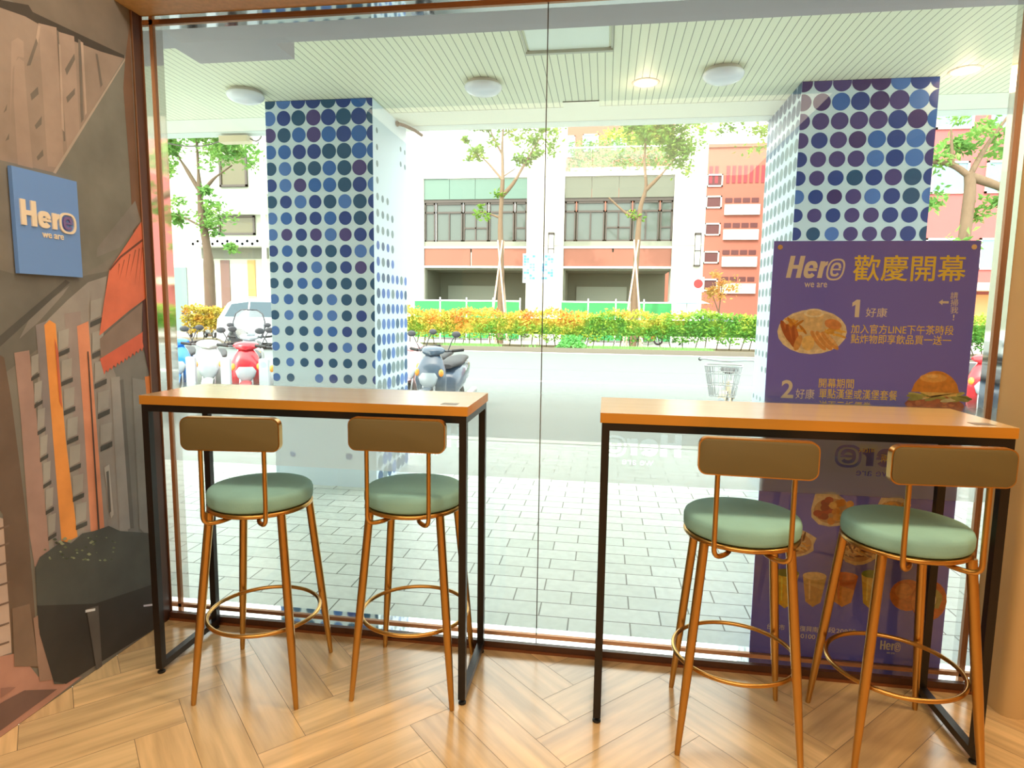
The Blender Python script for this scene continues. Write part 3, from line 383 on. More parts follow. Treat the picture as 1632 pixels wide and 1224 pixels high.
def film():
    """the film with the mirrored sign lettering cut out of it"""
    z0, z1, x0, x1 = .698, 1.12, GX0 + .012, GX1 - .012
    LV, LF = [], []
    for k in range(4):
        V, Fs = logo2d(.30, .125)
        n = len(LV); LV += [(-1.705 + .855*k + .30 - u, .775 + v) for u, v in V]; LF += [tuple(n + i for i in q) for q in Fs]
    from collections import Counter
    cnt = Counter(); 
    for q in LF:
        for i in range(len(q)):
            e = (q[i], q[(i+1) % len(q)]); cnt[(min(e), max(e))] += 1
    edges = [e for e, c in cnt.items() if c == 1]
    used = sorted({i for e in edges for i in e}); mp = {i: k for k, i in enumerate(used)}
    pts = [Vector(LV[i]) for i in used]; ed = [(mp[a], mp[b]) for a, b in edges]
    n = len(pts); pts += [Vector(p) for p in ((x0, z0), (x1, z0), (x1, z1), (x0, z1))]; ed += [(n, n+1), (n+1, n+2), (n+2, n+3), (n+3, n)]
    ov, oe, of, *_ = delaunay_2d_cdt(pts, ed, [], 1, 1e-6)
    tris = []
    for q in LF:
        for i in range(1, len(q) - 1): tris.append((LV[q[0]], LV[q[i]], LV[q[i+1]]))
    def inside(p):
        for A, B, C in tris:
            d1 = (p.x-B[0])*(A[1]-B[1]) - (A[0]-B[0])*(p.y-B[1]); d2 = (p.x-C[0])*(B[1]-C[1]) - (B[0]-C[0])*(p.y-C[1]); d3 = (p.x-A[0])*(C[1]-A[1]) - (C[0]-A[0])*(p.y-A[1])
            if not ((d1 < 0 or d2 < 0 or d3 < 0) and (d1 > 0 or d2 > 0 or d3 > 0)): return True
        return False
    mb = MB(); mb.v = [(v.x, 2.4255, v.y) for v in ov]
    for f in of:
        c = sum((ov[i] for i in f), Vector((0, 0))) / len(f)
        if not inside(c): mb.face(f)
    return mb
struct('frosted_film', film(), film_m, win, smooth=False)
# ---------------------------------------------------------------- mural on the left wall
mm = attr_mat('mural_print', rough=.55, noise=.14, nscale=7, spec=.3)
mw_ = MB()
for k_, (l, c, pts) in enumerate(sorted(MURAL, key=lambda q: q[0])):
    q = [(-1.8546 + k_*.00003, min(y, 2.3190), max(z, .002)) for y, z in pts]
    mw_.poly(q[::-1], 0, rgb(*[min(255, k*(.78*a + .22*b)) for k, a, b in zip((1.10, 1.20, 1.46), c, (110, 106, 92))]))
mo = mw_.build('wall_mural', mm, smooth=False, paint=True)
tag(mo, 'printed street scene mural covering the left wall, stone columns and an orange flag', 'mural')
# ---------------------------------------------------------------- blue sign on the mural
sg = thing('wall_sign', 'square blue sign with raised white lettering hung on the mural wall', 'sign', (-1.8505, 1.876, 1.625))
MB().prism([(-.122, -.164), (.122, -.164), (.122, .166), (-.122, .166)], 0, .014, 'x').build('panel', blue_panel, sg, smooth=False)
def sign_letters():
    w, h = .205, .098
    b0 = h * 0.30; kids = []
    def solid(V, Fs, name, m, d=.005):
        mb = MB(); n = len(V); mb.v = [(.014, u - .105, v - .040) for u, v in V] + [(.014 + d, u - .105, v - .040) for u, v in V]
        from collections import Counter
        cnt = Counter()
        for q in Fs:
            for i in range(len(q)):
                e = (q[i], q[(i+1) % len(q)]); cnt[(min(e), max(e))] += 1
        for q in Fs:
            mb.face([n + i for i in q])
            for i in range(len(q)):
                e = (q[i], q[(i+1) % len(q)])
                if cnt[(min(e), max(e))] == 1: mb.face((e[0], e[1], n + e[1], n + e[0]))
        return mb.build(name, m, sg, smooth=False)
    H = glyph_h(0, .27*w, b0, h*1.12, .088*w); e = glyph_e(.295*w, .525*w, b0 - .01*h, b0 + .55*h, .078*w); r_ = glyph_r(.555*w, .69*w, b0, b0 + .54*h, .085*w)
    ring = ring2d(.855*w, b0 + .27*h, .165*w, .36*h, .035*w); e2 = glyph_e(.765*w, .945*w, b0 + .04*h, b0 + .50*h, .045*w)
    V, Fs = join2d(H, e, r_); solid(V, Fs, 'lettering', white_print)
    solid(*ring, 'letter_ring', white_print)
    solid(*e2, 'ringed_letter', purple_print)['label'] = 'indigo letter inside the white ring'
    solid(*fit('we are', .36*w, .76*w, -.02*h, .14*h, .008), 'lettering', white_print, .003)
sign_letters()
# ---------------------------------------------------------------- poster standing outside against the glass
po = thing('promotion_poster', 'tall indigo poster with yellow and white lettering and food pictures behind the glass', 'poster', (.603, 2.4405, .036))
MB().box(0, .69, 0, .003, 0, 1.594).build('panel', navy_print, po, smooth=False)
PT = [('歡慶開幕', .277, .649, 1.451, 1.544, 'Y', .010), ('好康', .331, .403, 1.323, 1.357, 'W', .004),
    ('加入官方LINE下午茶時段', .285, .628, 1.263, 1.297, 'Y', .004), ('點炸物即享飲品買一送一', .287, .623, 1.227, 1.261, 'Y', .004),
    ('請', .607, .631, 1.391, 1.415, 'W', .004), ('掃', .609, .634, 1.365, 1.390, 'W', .004), ('我', .611, .636, 1.340, 1.364, 'W', .004), ('!', .621, .626, 1.316, 1.336, 'W', .004),
    ('2', .057, .101, 1.018, 1.086, 'W', .02), ('好康', .109, .175, 1.017, 1.055, 'W', .004), ('開幕期間', .188, .309, 1.061, 1.096, 'Y', .004),
    ('單點漢堡或漢堡套餐', .191, .460, 1.021, 1.058, 'Y', .004), ('送百元折價券', .193, .374, .978, 1.013, 'Y', .004),
    ('期間', .345, .407, .824, .855, 'Y', .004), ('兩分', .423, .483, .789, .820, 'Y', .004),
    ('台北市', .060, .126, .106, .129, 'W', .004), ('區復興南路', .160, .272, .108, .131, 'W', .004), ('段208號', .285, .385, .111, .134, 'W', .004), ('7-0100', .165, .240, .080, .098, 'W', .004)]
for body, u0, u1, v0, v1, c_, bo in PT:
    V, Fs = fit(body, u0, u1, v0, v1, bo)
    mb = MB(); put2d(mb, V, Fs, lambda u, v: (u, -.0006, v))
    mb.build('lettering', yellow_print if c_ == 'Y' else white_print, po, smooth=False)
for (u, v, w, h, sh) in ((.048, 1.428, .195, .113, .16), (.475, .046, .072, .052, 0)):
    V, Fs = logo2d(w, h, sh); mb = MB(); put2d(mb, V, Fs, lambda a, b: (u + a, -.0006, v + b)); mb.build('lettering', white_print, po, smooth=False)
MB().poly([(.570, -.0006, 1.379), (.583, -.0006, 1.389), (.583, -.0006, 1.383), (.603, -.0006, 1.383), (.603, -.0006, 1.375), (.583, -.0006, 1.375), (.583, -.0006, 1.369)]).build('arrow', white_print, po, smooth=False)
MB().poly([(.294, -.0006, 1.322), (.309, -.0006, 1.322), (.309, -.0006, 1.385), (.297, -.0006, 1.385), (.283, -.0006, 1.374), (.283, -.0006, 1.360), (.294, -.0006, 1.367)]).build('numeral', white_print, po, smooth=False)
for u in (.022, .668):
    MB().lathe([(.005, 0), (.009, 0), (.009, .0015), (.005, .0015)], 20, (u, -.0015, 1.572), axis='y').build('eyelet', steel_mirror, po)
pm = attr_mat('food_print', rough=.35, noise=.18, nscale=60, spec=.4)
PL = [0]
def blob(mb, cx, cz, rx, rz, c, a=0.0, n=20, wob=0.0, lvl=None):
    PL[0] += 1; y = -.0006 - PL[0] * .000012
    pts = []
    for k in range(n):
        th = -2*math.pi*k/n; f = 1 + (R.uniform(-wob, wob) if wob else 0); x, z = rx*math.cos(th)*f, rz*math.sin(th)*f
        pts.append((cx + x*math.cos(a) - z*math.sin(a), y, cz + x*math.sin(a) + z*math.cos(a)))
    mb.poly(pts, 0, rgb(*c))
def quad(mb, pts, c):
    PL[0] += 1; y = -.0006 - PL[0] * .000012
    mb.poly([(u, y, v) for u, v in pts], 0, rgb(*c))
def picture(name, fn):
    mb = MB(); PL[0] = 0; fn(mb); mb.build(name, pm, po, smooth=False, paint=True)
def plate(mb):
    blob(mb, .151, 1.266, .121, .082, (244, 226, 190)); blob(mb, .151, 1.270, .108, .070, (228, 204, 160))
    for k in range(10): blob(mb, .07 + R.uniform(0, .06), 1.285 + R.uniform(-.015, .03), .022, .005, R.choice([(226, 158, 60), (240, 180, 80), (206, 132, 40)]), R.uniform(-1, 1))
    for k in range(16): blob(mb, .20 + R.uniform(0, .055), 1.27 + R.uniform(-.02, .02), .02, .004, R.choice([(240, 190, 90), (226, 166, 70)]), R.uniform(-1.2, 1.2))
    for x, z, a in ((.062, 1.265, -1.1), (.078, 1.25, -1.2), (.095, 1.245, -1.35)): blob(mb, x, z, .047, .012, (176, 88, 40), a); blob(mb, x + .004, z + .004, .036, .005, (206, 116, 60), a)
    for x, a in ((.175, -.9), (.195, -.85), (.215, -.8)): blob(mb, x, 1.235, .045, .012, (226, 160, 90), a); blob(mb, x + .003, 1.24, .034, .005, (244, 196, 130), a)
    blob(mb, .14, 1.225, .022, .028, (244, 206, 130)); blob(mb, .105, 1.225, .012, .03, (226, 166, 96), -.3); blob(mb, .222, 1.295, .03, .018, (226, 150, 90), -.3)
    quad(mb, [(.118, 1.335), (.126, 1.272), (.182, 1.272), (.190, 1.335)], (236, 206, 150)); blob(mb, .154, 1.335, .036, .016, (250, 236, 204)); blob(mb, .154, 1.335, .026, .010, (240, 214, 160))
picture('plate_picture', plate)
def burger(mb):
    z = .968
    blob(mb, .588, z + .035, .100, .040, (176, 84, 44), 0, 26, .06)
    for k in range(26): blob(mb, .50 + R.uniform(0, .176), z + .012 + R.uniform(0, .045), R.uniform(.008, .016), .009, R.choice([(196, 98, 54), (160, 66, 34), (214, 124, 72)]), R.uniform(-1, 1))
    for k in range(18): blob(mb, .495 + R.uniform(0, .19), z + .070 + R.uniform(-.010, .014), R.uniform(.02, .034), .007, R.choice([(160, 164, 84), (196, 196, 120), (110, 124, 60), (226, 220, 170)]), R.uniform(-.4, .4))
    quad(mb, [(.53, z + .088), (.66, z + .088), (.655, z + .076), (.54, z + .070), (.56, z + .064), (.575, z + .072)], (240, 204, 120))
    dome = [(.505 + .16*k/18, z + .088 + .078*math.sin(math.pi*min(1, max(0, k/18)))**.55) for k in range(19)]
    quad(mb, dome, (228, 150, 62)); blob(mb, .575, z + .140, .045, .016, (244, 182, 96)); blob(mb, .570, z + .146, .02, .006, (252, 206, 130))
picture('burger_picture', burger)
def bowls(mb):
    for (cx, cz, r, kind) in ((.266, .598, .075, 0), (.150, .462, .062, 1), (.365, .452, .070, 1), (.478, .612, .058, 1)):
        blob(mb, cx, cz, r*1.08, r*.88, (236, 214, 176), R.uniform(-.4, .4), 14, .12); blob(mb, cx, cz - .004, r*.86, r*.66, (206, 160, 110))
        if kind == 0:
            for k in range(9): blob(mb, cx - .03 + R.uniform(-.022, .02), cz + R.uniform(-.03, .04), .016, .013, R.choice([(150, 46, 30), (180, 66, 40)]))
            for k in range(12): blob(mb, cx + .028 + R.uniform(-.03, .035), cz + R.uniform(-.045, .04), .014, .014, R.choice([(236, 170, 80), (246, 196, 110), (222, 146, 60)]))
        else:
            for k in range(26): blob(mb, cx + R.uniform(-.6, .6)*r, cz + R.uniform(-.45, .45)*r, .02, .004, R.choice([(236, 176, 84), (250, 214, 150), (226, 200, 150), (120, 70, 40)]), R.uniform(-1.4, 1.4))
picture('snack_picture', bowls)
def cup(u0, u1, v0, v1, c1, c2, top):
    def f(mb):
        w = u1 - u0
        quad(mb, [(u0, v1 - .02), (u0 + w*.18, v0 + .02), (u0 + w*.5, v0), (u1 - w*.18, v0 + .02), (u1, v1 - .02)], c1)
        quad(mb, [(u0 + w*.06, v1 - .05), (u0 + w*.18, v0 + .02), (u0 + w*.5, v0), (u1 - w*.18, v0 + .02), (u1 - w*.10, v0 + .07)], c2)
        blob(mb, (u0 + u1)/2, v1 - .02, w*.5, .016, top)
        quad(mb, [(u0 + w*.26, v1 - .04), (u0 + w*.32, v0 + .03), (u0 + w*.38, v0 + .03), (u0 + w*.34, v1 - .04)], tuple(min(255, k + 26) for k in c1))
    return f
for a in ((.076, .165, .196, .360, (248, 210, 74), (240, 186, 40), (150, 150, 70)), (.179, .265, .210, .355, (226, 190, 120), (206, 158, 84), (244, 216, 160)),
          (.279, .377, .219, .363, (206, 110, 50), (226, 150, 62), (230, 130, 60)), (.388, .463, .222, .378, (240, 214, 110), (226, 190, 70), (130, 160, 60))): picture('drink_picture', cup(*a))
def bun(mb):
    blob(mb, .555, .285, .062, .062, (222, 132, 60)); blob(mb, .63, .27, .062, .080, (206, 110, 46)); blob(mb, .54, .30, .03, .03, (240, 160, 84)); blob(mb, .60, .265, .03, .048, (226, 140, 66))
    blob(mb, .645, .285, .030, .045, (170, 160, 90), .3, 14, .2); blob(mb, .64, .28, .014, .03, (240, 226, 190), .2)
picture('bun_picture', bun)
# ---------------------------------------------------------------- bar tables
TW, TD, TH, TT = 1.188, .371, 1.05, .0315
def make_table(label):
    t = thing('bar_table', label, 'table', group='bar tables along the window')
    b = MB(); b.prism(rrect(TW, TD, .004, 2, TW/2, TD/2), TH - TT, TH, 'z')
    o = b.build('tabletop', [laminate, laminate_edge], t)
    for p in o.data.polygons: p.material_index = 0 if abs(p.normal.z) > .7 else 1
    s = .025; i = .0055; zt = TH - TT - .0005
    X = (i, TW - i - s); Y = (i, TD - i - s)
    for x in X:
        for y in Y:
            MB().box(x, x + s, y, y + s, .020, zt).build('leg', black_metal, t, smooth=False)
            MB().lathe([(.004, .008), (.006, .020)], 12, (x + s/2, y + s/2, 0)).lathe([(.011, 0), (.0135, .002), (.0135, .007), (.009, .010)], 16, (x + s/2, y + s/2, 0)).build('foot', rubber, t)
    for y in Y: MB().box(X[0] + s, X[1], y, y + s, zt - s, zt).build('top_rail', black_metal, t, smooth=False)
    for x in X:
        MB().box(x, x + s, Y[0] + s, Y[1], zt - s, zt).build('top_rail', black_metal, t, smooth=False)
        MB().box(x, x + s, Y[0] + s, Y[1], .020, .045).build('floor_rail', black_metal, t, smooth=False)
    MB().box(TW - .10, TW - .045, .03, .075, TH, TH + .0006).build('sticker', mat('dark_label', (112, 92, 66), .4), t, smooth=False)['label'] = 'small dark sticker on the tabletop corner'
    return t
tb = make_table('oak topped black framed bar table beside the mural wall')
tb.location = (-1.6221, 1.9706, 0); tb.rotation_euler.z = .0037
tb2 = copy_tree(tb); tb2.location = (-.005, 1.9558, 0); tb2.rotation_euler.z = -.0037
tb2['label'] = 'oak topped black framed bar table in front of the indigo poster'
# ---------------------------------------------------------------- bar stools
def make_stool():
    t = thing('bar_stool', 'stool', 'stool', group='sage and gold bar stools at the window tables')
    pr = [(0.0, .678), (.144, .677), (.170, .679), (.176, .684), (.1785, .694), (.1785, .716), (.175, .727), (.168, .733), (.152, .736), (.10, .7375), (0.0, .738)]
    pr = [(max(r, 1e-4), z) for r, z in pr]
    MB().lathe(pr, 48).build('seat', velvet, t, ang=60)
    fr = MB(); fr.tube([(.170*math.cos(2*math.pi*k/48), .170*math.sin(2*math.pi*k/48), .669) for k in range(48)], .0085, 10, True)
    fr.lathe([(.168, .664), (.172, .664), (.172, .677), (.168, .677)], 40)
    fr.box(-.16, .16, -.014, .014, .660, .672).box(-.014, .014, -.16, .16, .660, .672)
    for (x, y) in ((-.05, -.12), (.05, -.12)): fr.lathe([(.007, .664), (.007, .656), (.002, .650)], 10, (x, y, 0))
    fr.build('seat_frame', gold, t)
    for sx, sy in ((-1, -1), (1, -1), (1, 1), (-1, 1)):
        top = Vector((sx*.124, sy*.124, .668)); bot = Vector((sx*.180, sy*.180, .0))
        pts = [top.lerp(bot, k) for k in (0, .25, .5, .62, .75, .9, .985, 1.0)]
        MB().tube(pts, [.0145, .0145, .0145, .0140, .0125, .0102, .0088, .0080], 14).build('leg', gold, t)
    MB().tube([(.193*math.cos(2*math.pi*k/56), .193*math.sin(2*math.pi*k/56), .262) for k in range(56)], .0072, 10, True).build('foot_ring', gold, t)
    for s in (-1, 1):
        p = bend([(s*.105, -.199, .915), (s*.105, -.200, .72), (s*.105, -.203, .652), (s*.06, -.16, .650), (s*.03, -.06, .656)], .035)
        MB().tube(p, .0075, 10).build('back_rod', gold, t)
    o1 = rrect(.326, .110, .026, 6, 0, .957); o2 = rrect(.318, .102, .023, 6, 0, .957); o3 = rrect(.306, .090, .02, 6, 0, .957)
    tr = MB(); tr.prism(o1, -.212, -.188, 'y'); tr.build('backrest_band', gold, t, ang=30)
    b = MB(); n = len(b.v); K = len(o2)
    for o_, y in ((o2, -.2125), (o2, -.2145), (o3, -.2165)): b.v += [(u, y, v) for u, v in o_]
    for r_ in range(2):
        for i in range(K): b.face((r_*K + i, r_*K + (i+1) % K, (r_+1)*K + (i+1) % K, (r_+1)*K + i))
    b.face([2*K + i for i in range(K)])
    n = len(b.v)
    for o_, y in ((o2, -.188), (o2, -.184), (o3, -.180)): b.v += [(u, y, v) for u, v in o_]
    for r_ in range(2):
        for i in range(K): b.face((n + (r_+1)*K + i, n + (r_+1)*K + (i+1) % K, n + r_*K + (i+1) % K, n + r_*K + i), 1)
    b.face([n + 2*K + i for i in range(K)][::-1], 1)
    b.build('backrest', [velvet_back, velvet], t, ang=50)
    return t
st = make_stool()
for i, (x, y, a, lab) in enumerate([(-1.203, 2.030, 6.0, 'round sage stool with gold legs nearest the mural wall'),
        (-.662, 2.128, 1.0, 'round sage stool with gold legs under the right half of the mural side table'),
        (.452, 2.028, -3.0, 'round sage stool with gold legs before the left half of the poster'),
        (.942, 2.035, 3.0, 'round sage stool with gold legs by the cream pier, second along the poster side table')]):
    o = st if i == 0 else copy_tree(st)
    o.location = (x, y, 0); o.rotation_euler.z = math.radians(a); o['label'] = lab
# ---------------------------------------------------------------- arcade: paving, boarded ceiling, soffit
def math_node(t, op, a, b=None):
    n = t.nodes.new('ShaderNodeMath'); n.operation = op
    for k, v in ((0, a), (1, b)):
        if v is None: continue
        if isinstance(v, (int, float)): n.inputs[k].default_value = v
        else: t.links.new(v, n.inputs[k])
    return n.outputs[0]
pav = bpy.data.materials.new('paving'); pav.use_nodes = True; t = pav.node_tree; b = t.nodes['Principled BSDF']
tc = t.nodes.new('ShaderNodeTexCoord'); mp = t.nodes.new('ShaderNodeMapping'); t.links.new(tc.outputs['Object'], mp.inputs[0]); mp.inputs['Location'].default_value = (.125, -.03, 0)
br = t.nodes.new('ShaderNodeTexBrick'); t.links.new(mp.outputs[0], br.inputs[0])
for k, v in (('Scale', 1.0), ('Mortar Size', .0035), ('Mortar Smooth', .1), ('Brick Width', .280), ('Row Height', .137), ('Bias', 0.0)): br.inputs[k].default_value = v
br.inputs['Color1'].default_value = rgb(216, 224, 219); br.inputs['Color2'].default_value = rgb(202, 212, 206); br.inputs['Mortar'].default_value = rgb(96, 100, 92)
ns = t.nodes.new('ShaderNodeTexNoise'); ns.inputs['Scale'].default_value = 26; ns.inputs['Detail'].default_value = 5; t.links.new(tc.outputs['Object'], ns.inputs[0])
mx = t.nodes.new('ShaderNodeMixRGB'); mx.blend_type = 'MULTIPLY'; mx.inputs[0].default_value = .3; t.links.new(br.outputs[0], mx.inputs[1]); t.links.new(ns.outputs[0], mx.inputs[2]); t.links.new(mx.outputs[0], b.inputs['Base Color'])
bp = t.nodes.new('ShaderNodeBump'); bp.inputs['Strength'].default_value = .5; bp.inputs['Distance'].default_value = .006
hh = math_node(t, 'ADD', math_node(t, 'MULTIPLY', ns.outputs[0], .5), math_node(t, 'SUBTRACT', 1.0, br.outputs['Fac'])); t.links.new(hh, bp.inputs['Height']); t.links.new(bp.outputs[0], b.inputs['Normal'])
b.inputs['Roughness'].default_value = .38
struct('sidewalk', MB().box(-40, 40, 2.49, 6.6, -.20, -.05), pav, smooth=False)
brd = bpy.data.materials.new('ceiling_boards'); brd.use_nodes = True; t = brd.node_tree; b = t.nodes['Principled BSDF']
tc = t.nodes.new('ShaderNodeTexCoord'); sx = t.nodes.new('ShaderNodeSeparateXYZ'); t.links.new(tc.outputs['Object'], sx.inputs[0])
fr = math_node(t, 'FRACT', math_node(t, 'DIVIDE', sx.outputs[0], .0485)); ln = math_node(t, 'LESS_THAN', fr, .10)
mx = t.nodes.new('ShaderNodeMixRGB'); t.links.new(ln, mx.inputs[0]); mx.inputs[1].default_value = rgb(230, 231, 206); mx.inputs[2].default_value = rgb(150, 152, 134); t.links.new(mx.outputs[0], b.inputs['Base Color'])
bp = t.nodes.new('ShaderNodeBump'); bp.inputs['Strength'].default_value = .6; bp.inputs['Distance'].default_value = .006; bp.invert = True; t.links.new(ln, bp.inputs['Height']); t.links.new(bp.outputs[0], b.inputs['Normal']); b.inputs['Roughness'].default_value = .5
cream = mat('beam_paint', (226, 228, 212), .6, noise=.03); zinc = mat('edge_flashing', (214, 222, 216), .4); gap_line = mat('gap_line', (96, 92, 78), .8)  # last colour: thin dark strips drawn along the gaps of the beam
ac = MB().box(-5.5, 4.8, 2.49, 4.995, 2.92, 3.02, 0)
struct('arcade_ceiling', ac, brd, smooth=False)
bm = MB().box(-5.5, 4.8, 5.0, 5.36, 2.919, 3.02, 0).box(-5.5, 4.8, 5.36, 5.40, 2.9195, 3.02, 1).box(-5.5, 4.8, 5.40, 5.52, 2.9188, 3.30, 1).box(-5.5, 4.8, 4.995, 5.0, 2.922, 3.02, 2).box(-5.5, 4.8, 5.356, 5.361, 2.9186, 3.0, 2)
bm.box(-.36, -.09, 4.87, 5.0, 2.915, 2.92, 0).box(-.36, -.09, 4.865, 4.87, 2.914, 2.92, 2)
struct('arcade_beam', bm, [cream, zinc, gap_line], smooth=False)
struct('sun_block_roof', MB().box(-5.5, 4.8, 2.49, 5.5, 3.02, 3.3).box(-5.5, 4.8, -3.4, 2.49, 3.02, 3.4), zinc, smooth=False)  # unseen thin slab added above arcade and room to block the sun
sof = MB().box(-5.5, 4.8, 2.4915, 2.684, 2.506, 2.92)
sof.box(-1.93, -1.455, 2.684, 2.86, 2.506, 2.92)
struct('soffit', sof, mat('soffit_plaster', (186, 180, 186), .6, noise=.06, nscale=4), smooth=False)
# ---------------------------------------------------------------- dotted pillars
PB = [mat('pillar_wrap', (202, 220, 232), .45)] + [mat('dot_ink', c, .4) for c in ((26, 62, 136), (42, 98, 172), (70, 60, 124), (18, 78, 118), (72, 116, 186), (60, 44, 106))]
PF = [mat('faded_ink', c, .5) for c in ((112, 134, 142), (126, 146, 150))]
def pillar(x0, x1, y0, y1, z1, label, front, side, sgn):
    t = thing('pillar', label, 'pillar', (x0, y0, -.05), kind='thing', group='dotted arcade pillars')
    w, d, h = x1 - x0, y1 - y0, z1 + .05
    mb = MB().box(0, w, 0, d, 0, h)
    for (u, v, r, m) in front(w, h):
        P = clip([(u + r*math.cos(2*math.pi*k/28), v + r*math.sin(2*math.pi*k/28)) for k in range(28)], 0, w, 0, h)
        if len(P) > 2: mb.poly([(a, -.0008, c) for a, c in P], m)
    xs = w + .0008 if sgn > 0 else -.0008
    for (u, v, r, m) in side(d, h):
        P = clip([(u + r*math.cos(2*math.pi*k/24), v + r*math.sin(2*math.pi*k/24)) for k in range(24)], 0, d, 0, h)
        if len(P) > 2: mb.poly([(xs, a, c) for a, c in (P if sgn > 0 else P[::-1])], m)
    mb.build('shaft', PB + PF, t, smooth=False)
    return t
def fL(w, h):
    rr = random.Random(5); out = []
    for i in range(24):
        z = 2.965 - .1235*i
        if z < -.05: break
        for j in range(8):
            x = .028 + .1195*j; k = (z - .70) / 2.2
            if z < .62 and (i, j) not in ((19, 1), (22, 1), (22, 5)): continue
            if i == 17 and j == 2: continue
            r = (.034 + .027*max(-.4, k)) * (.90 + .022*j)
            out.append((x, z, min(r, .0605), rr.choice([1, 1, 2, 4, 4, 5, 3, 1] if k > .45 else [4, 4, 4, 1, 2, 5])))
    return out
def sL(d, h):
    rr = random.Random(6); out = []
    for i in range(23):
        z = 2.76 - .122*i
        for j in range(7):
            y = .085 + .112*j; k = (2.76 - z) / 2.2
            full = i > 8 or (i > 3 and j < 4 - (i == 4) * 1) or j == 0 or (j > 4 and i < 2)
            if not full or (j > 4 and 2 <= i <= 7): continue
            r = .021 + .034*k
            out.append((y, z, min(r, .055), rr.choice([7, 8]) if k < .35 else rr.choice([4, 5, 2, 7])))
    return out
def fR(w, h):
    rr = random.Random(8); out = []
    for i in range(24):
        z = 2.955 - .1235*i
        for j in range(8):
            x = .012 + .1205*j; k = (z - .7) / 2.2
            r = (.030 + .030*max(-.6, k)) * (.93 + .022*j)
            if r < .012: continue
            out.append((x, z, min(r, .0618), rr.choice([1, 6, 3, 3, 1, 5, 2] if k > .75 else [1, 3, 6, 4, 1, 5, 3])))
    return out
def sR(d, h):
    rr = random.Random(9); out = []
    for i in range(24):
        z = 2.93 - .122*i
        for j in range(8):
            y = .05 + .114*j; k = (z - .3) / 2.6; r = .014 + .040*max(0, k)
            if k < .3 and rr.random() < .45: continue
            out.append((y, z, r, rr.choice([7, 8]) if k < .88 else 4))
    return out
pillar(-2.604, -1.752, 4.63, 5.43, 2.918, 'white pillar with blue dots rising behind the mural side table', fL, sL, 1)
pillar(1.262, 2.112, 4.63, 5.52, 2.918, 'white pillar with blue dots rising behind the tall poster', fR, sR, -1)
# ---------------------------------------------------------------- arcade fittings
opal = mat('opal_diffuser', (222, 224, 232), .25, spec=.6); lampbase = mat('lamp_base', (196, 190, 180), .5)
glow = mat('downlight_lens', (255, 236, 200), .4, emit=(255, 214, 150), estr=2.2); pinkrim = mat('downlight_rim', (236, 206, 186), .5)
def dome(loc, label, first=[None]):
    if first[0] is None:
        t = thing('ceiling_light', label, 'light', loc, group='opal dome lights under the arcade ceiling'); first[0] = t
        MB().lathe([(.108, 0), (.112, -.006), (.112, -.022), (.104, -.028)], 40).build('base', lampbase, t)
        MB().lathe([(.128, -.026), (.130, -.034), (.124, -.048), (.106, -.064), (.078, -.076), (.042, -.083), (1e-4, -.085)], 40).build('diffuser', opal, t, ang=60)
        return t
    t = copy_tree(first[0]); t.location = loc; t['label'] = label; return t
dome((-2.625, 4.40, 2.92), 'white opal dome ceiling light left of the pillar by the mural')
dome((-.875, 4.42, 2.92), 'white opal dome ceiling light in the middle, nearest the glass joint')
dome((.705, 4.36, 2.92), 'white opal dome ceiling light before the poster side pillar')
for x, y, lab in ((.226, 4.54, 'warm lit recessed downlight between two dome lights'), (2.215, 4.54, 'warm lit recessed downlight right of the pillar behind the poster')):
    t = thing('downlight', lab, 'light', (x, y, 2.92), group='warm recessed downlights')
    MB().lathe([(.078, -.001), (.080, -.006), (.092, -.004), (.094, 0)], 36).build('rim', pinkrim, t)
    MB().lathe([(1e-4, -.0035), (.079, -.0035)], 36).build('lens', glow, t)
    d = bpy.data.lights.new('downlight_lamp', 'POINT'); d.energy = 1.0; d.color = (1, .78, .5); d.shadow_soft_size = .06
    o = bpy.data.objects.new('downlight_lamp', d); col.objects.link(o); o.parent = t; o.location = (0, 0, -.08)
t = thing('ceiling_hatch', 'pale square access hatch set in the boarded arcade ceiling', 'hatch', (-.26, 3.72, 2.92))
MB().box(-.235, .235, -.22, .205, -.004, .0).build('panel', mat('hatch_panel', (228, 236, 226), .35), t, smooth=False)
MB().box(-.26, .26, .205, .23, -.022, 0).box(-.26, .26, -.245, -.22, -.022, 0).box(-.26, -.248, -.22, .205, -.010, 0).box(.248, .26, -.22, .205, -.010, 0).build('frame', mat('hatch_frame', (186, 186, 170), .5), t, smooth=False)
t = thing('junction_box', 'small beige junction box with a cable under the arcade beam', 'box', (-3.36, 5.45, 2.90))
MB().prism(rrect(.28, .10, .01, 3), -.055, 0, 'z').build('housing', mat('beige_plastic', (216, 200, 170), .5), t)
MB().tube(bend([(-.14, 0, -.03), (-.30, 0, -.075), (-.55, 0, -.07), (-.75, 0, -.02), (-.86, 0, 0)], .1), .006, 8).tube(bend([(.14, 0, -.02), (.20, 0, -.05), (.24, 0, -.02), (.25, 0, 0)], .03), .006, 8).build('cable', mat('grey_cable', (120, 116, 104), .6), t)
t = thing('pipe_bracket', 'rusty pipe bracket at the top of the pillar by the mural', 'bracket', (-1.745, 5.16, 2.885))
MB().lathe([(.022, 0), (.022, .012)], 16, axis='x').tube([(.01, 0, 0), (.05, .06, 0), (.09, .20, .0), (.105, .36, .002)], .014, 10).build('pipe', mat('rusty_metal', (110, 92, 78), .7, .4, noise=.3, nscale=30), t)
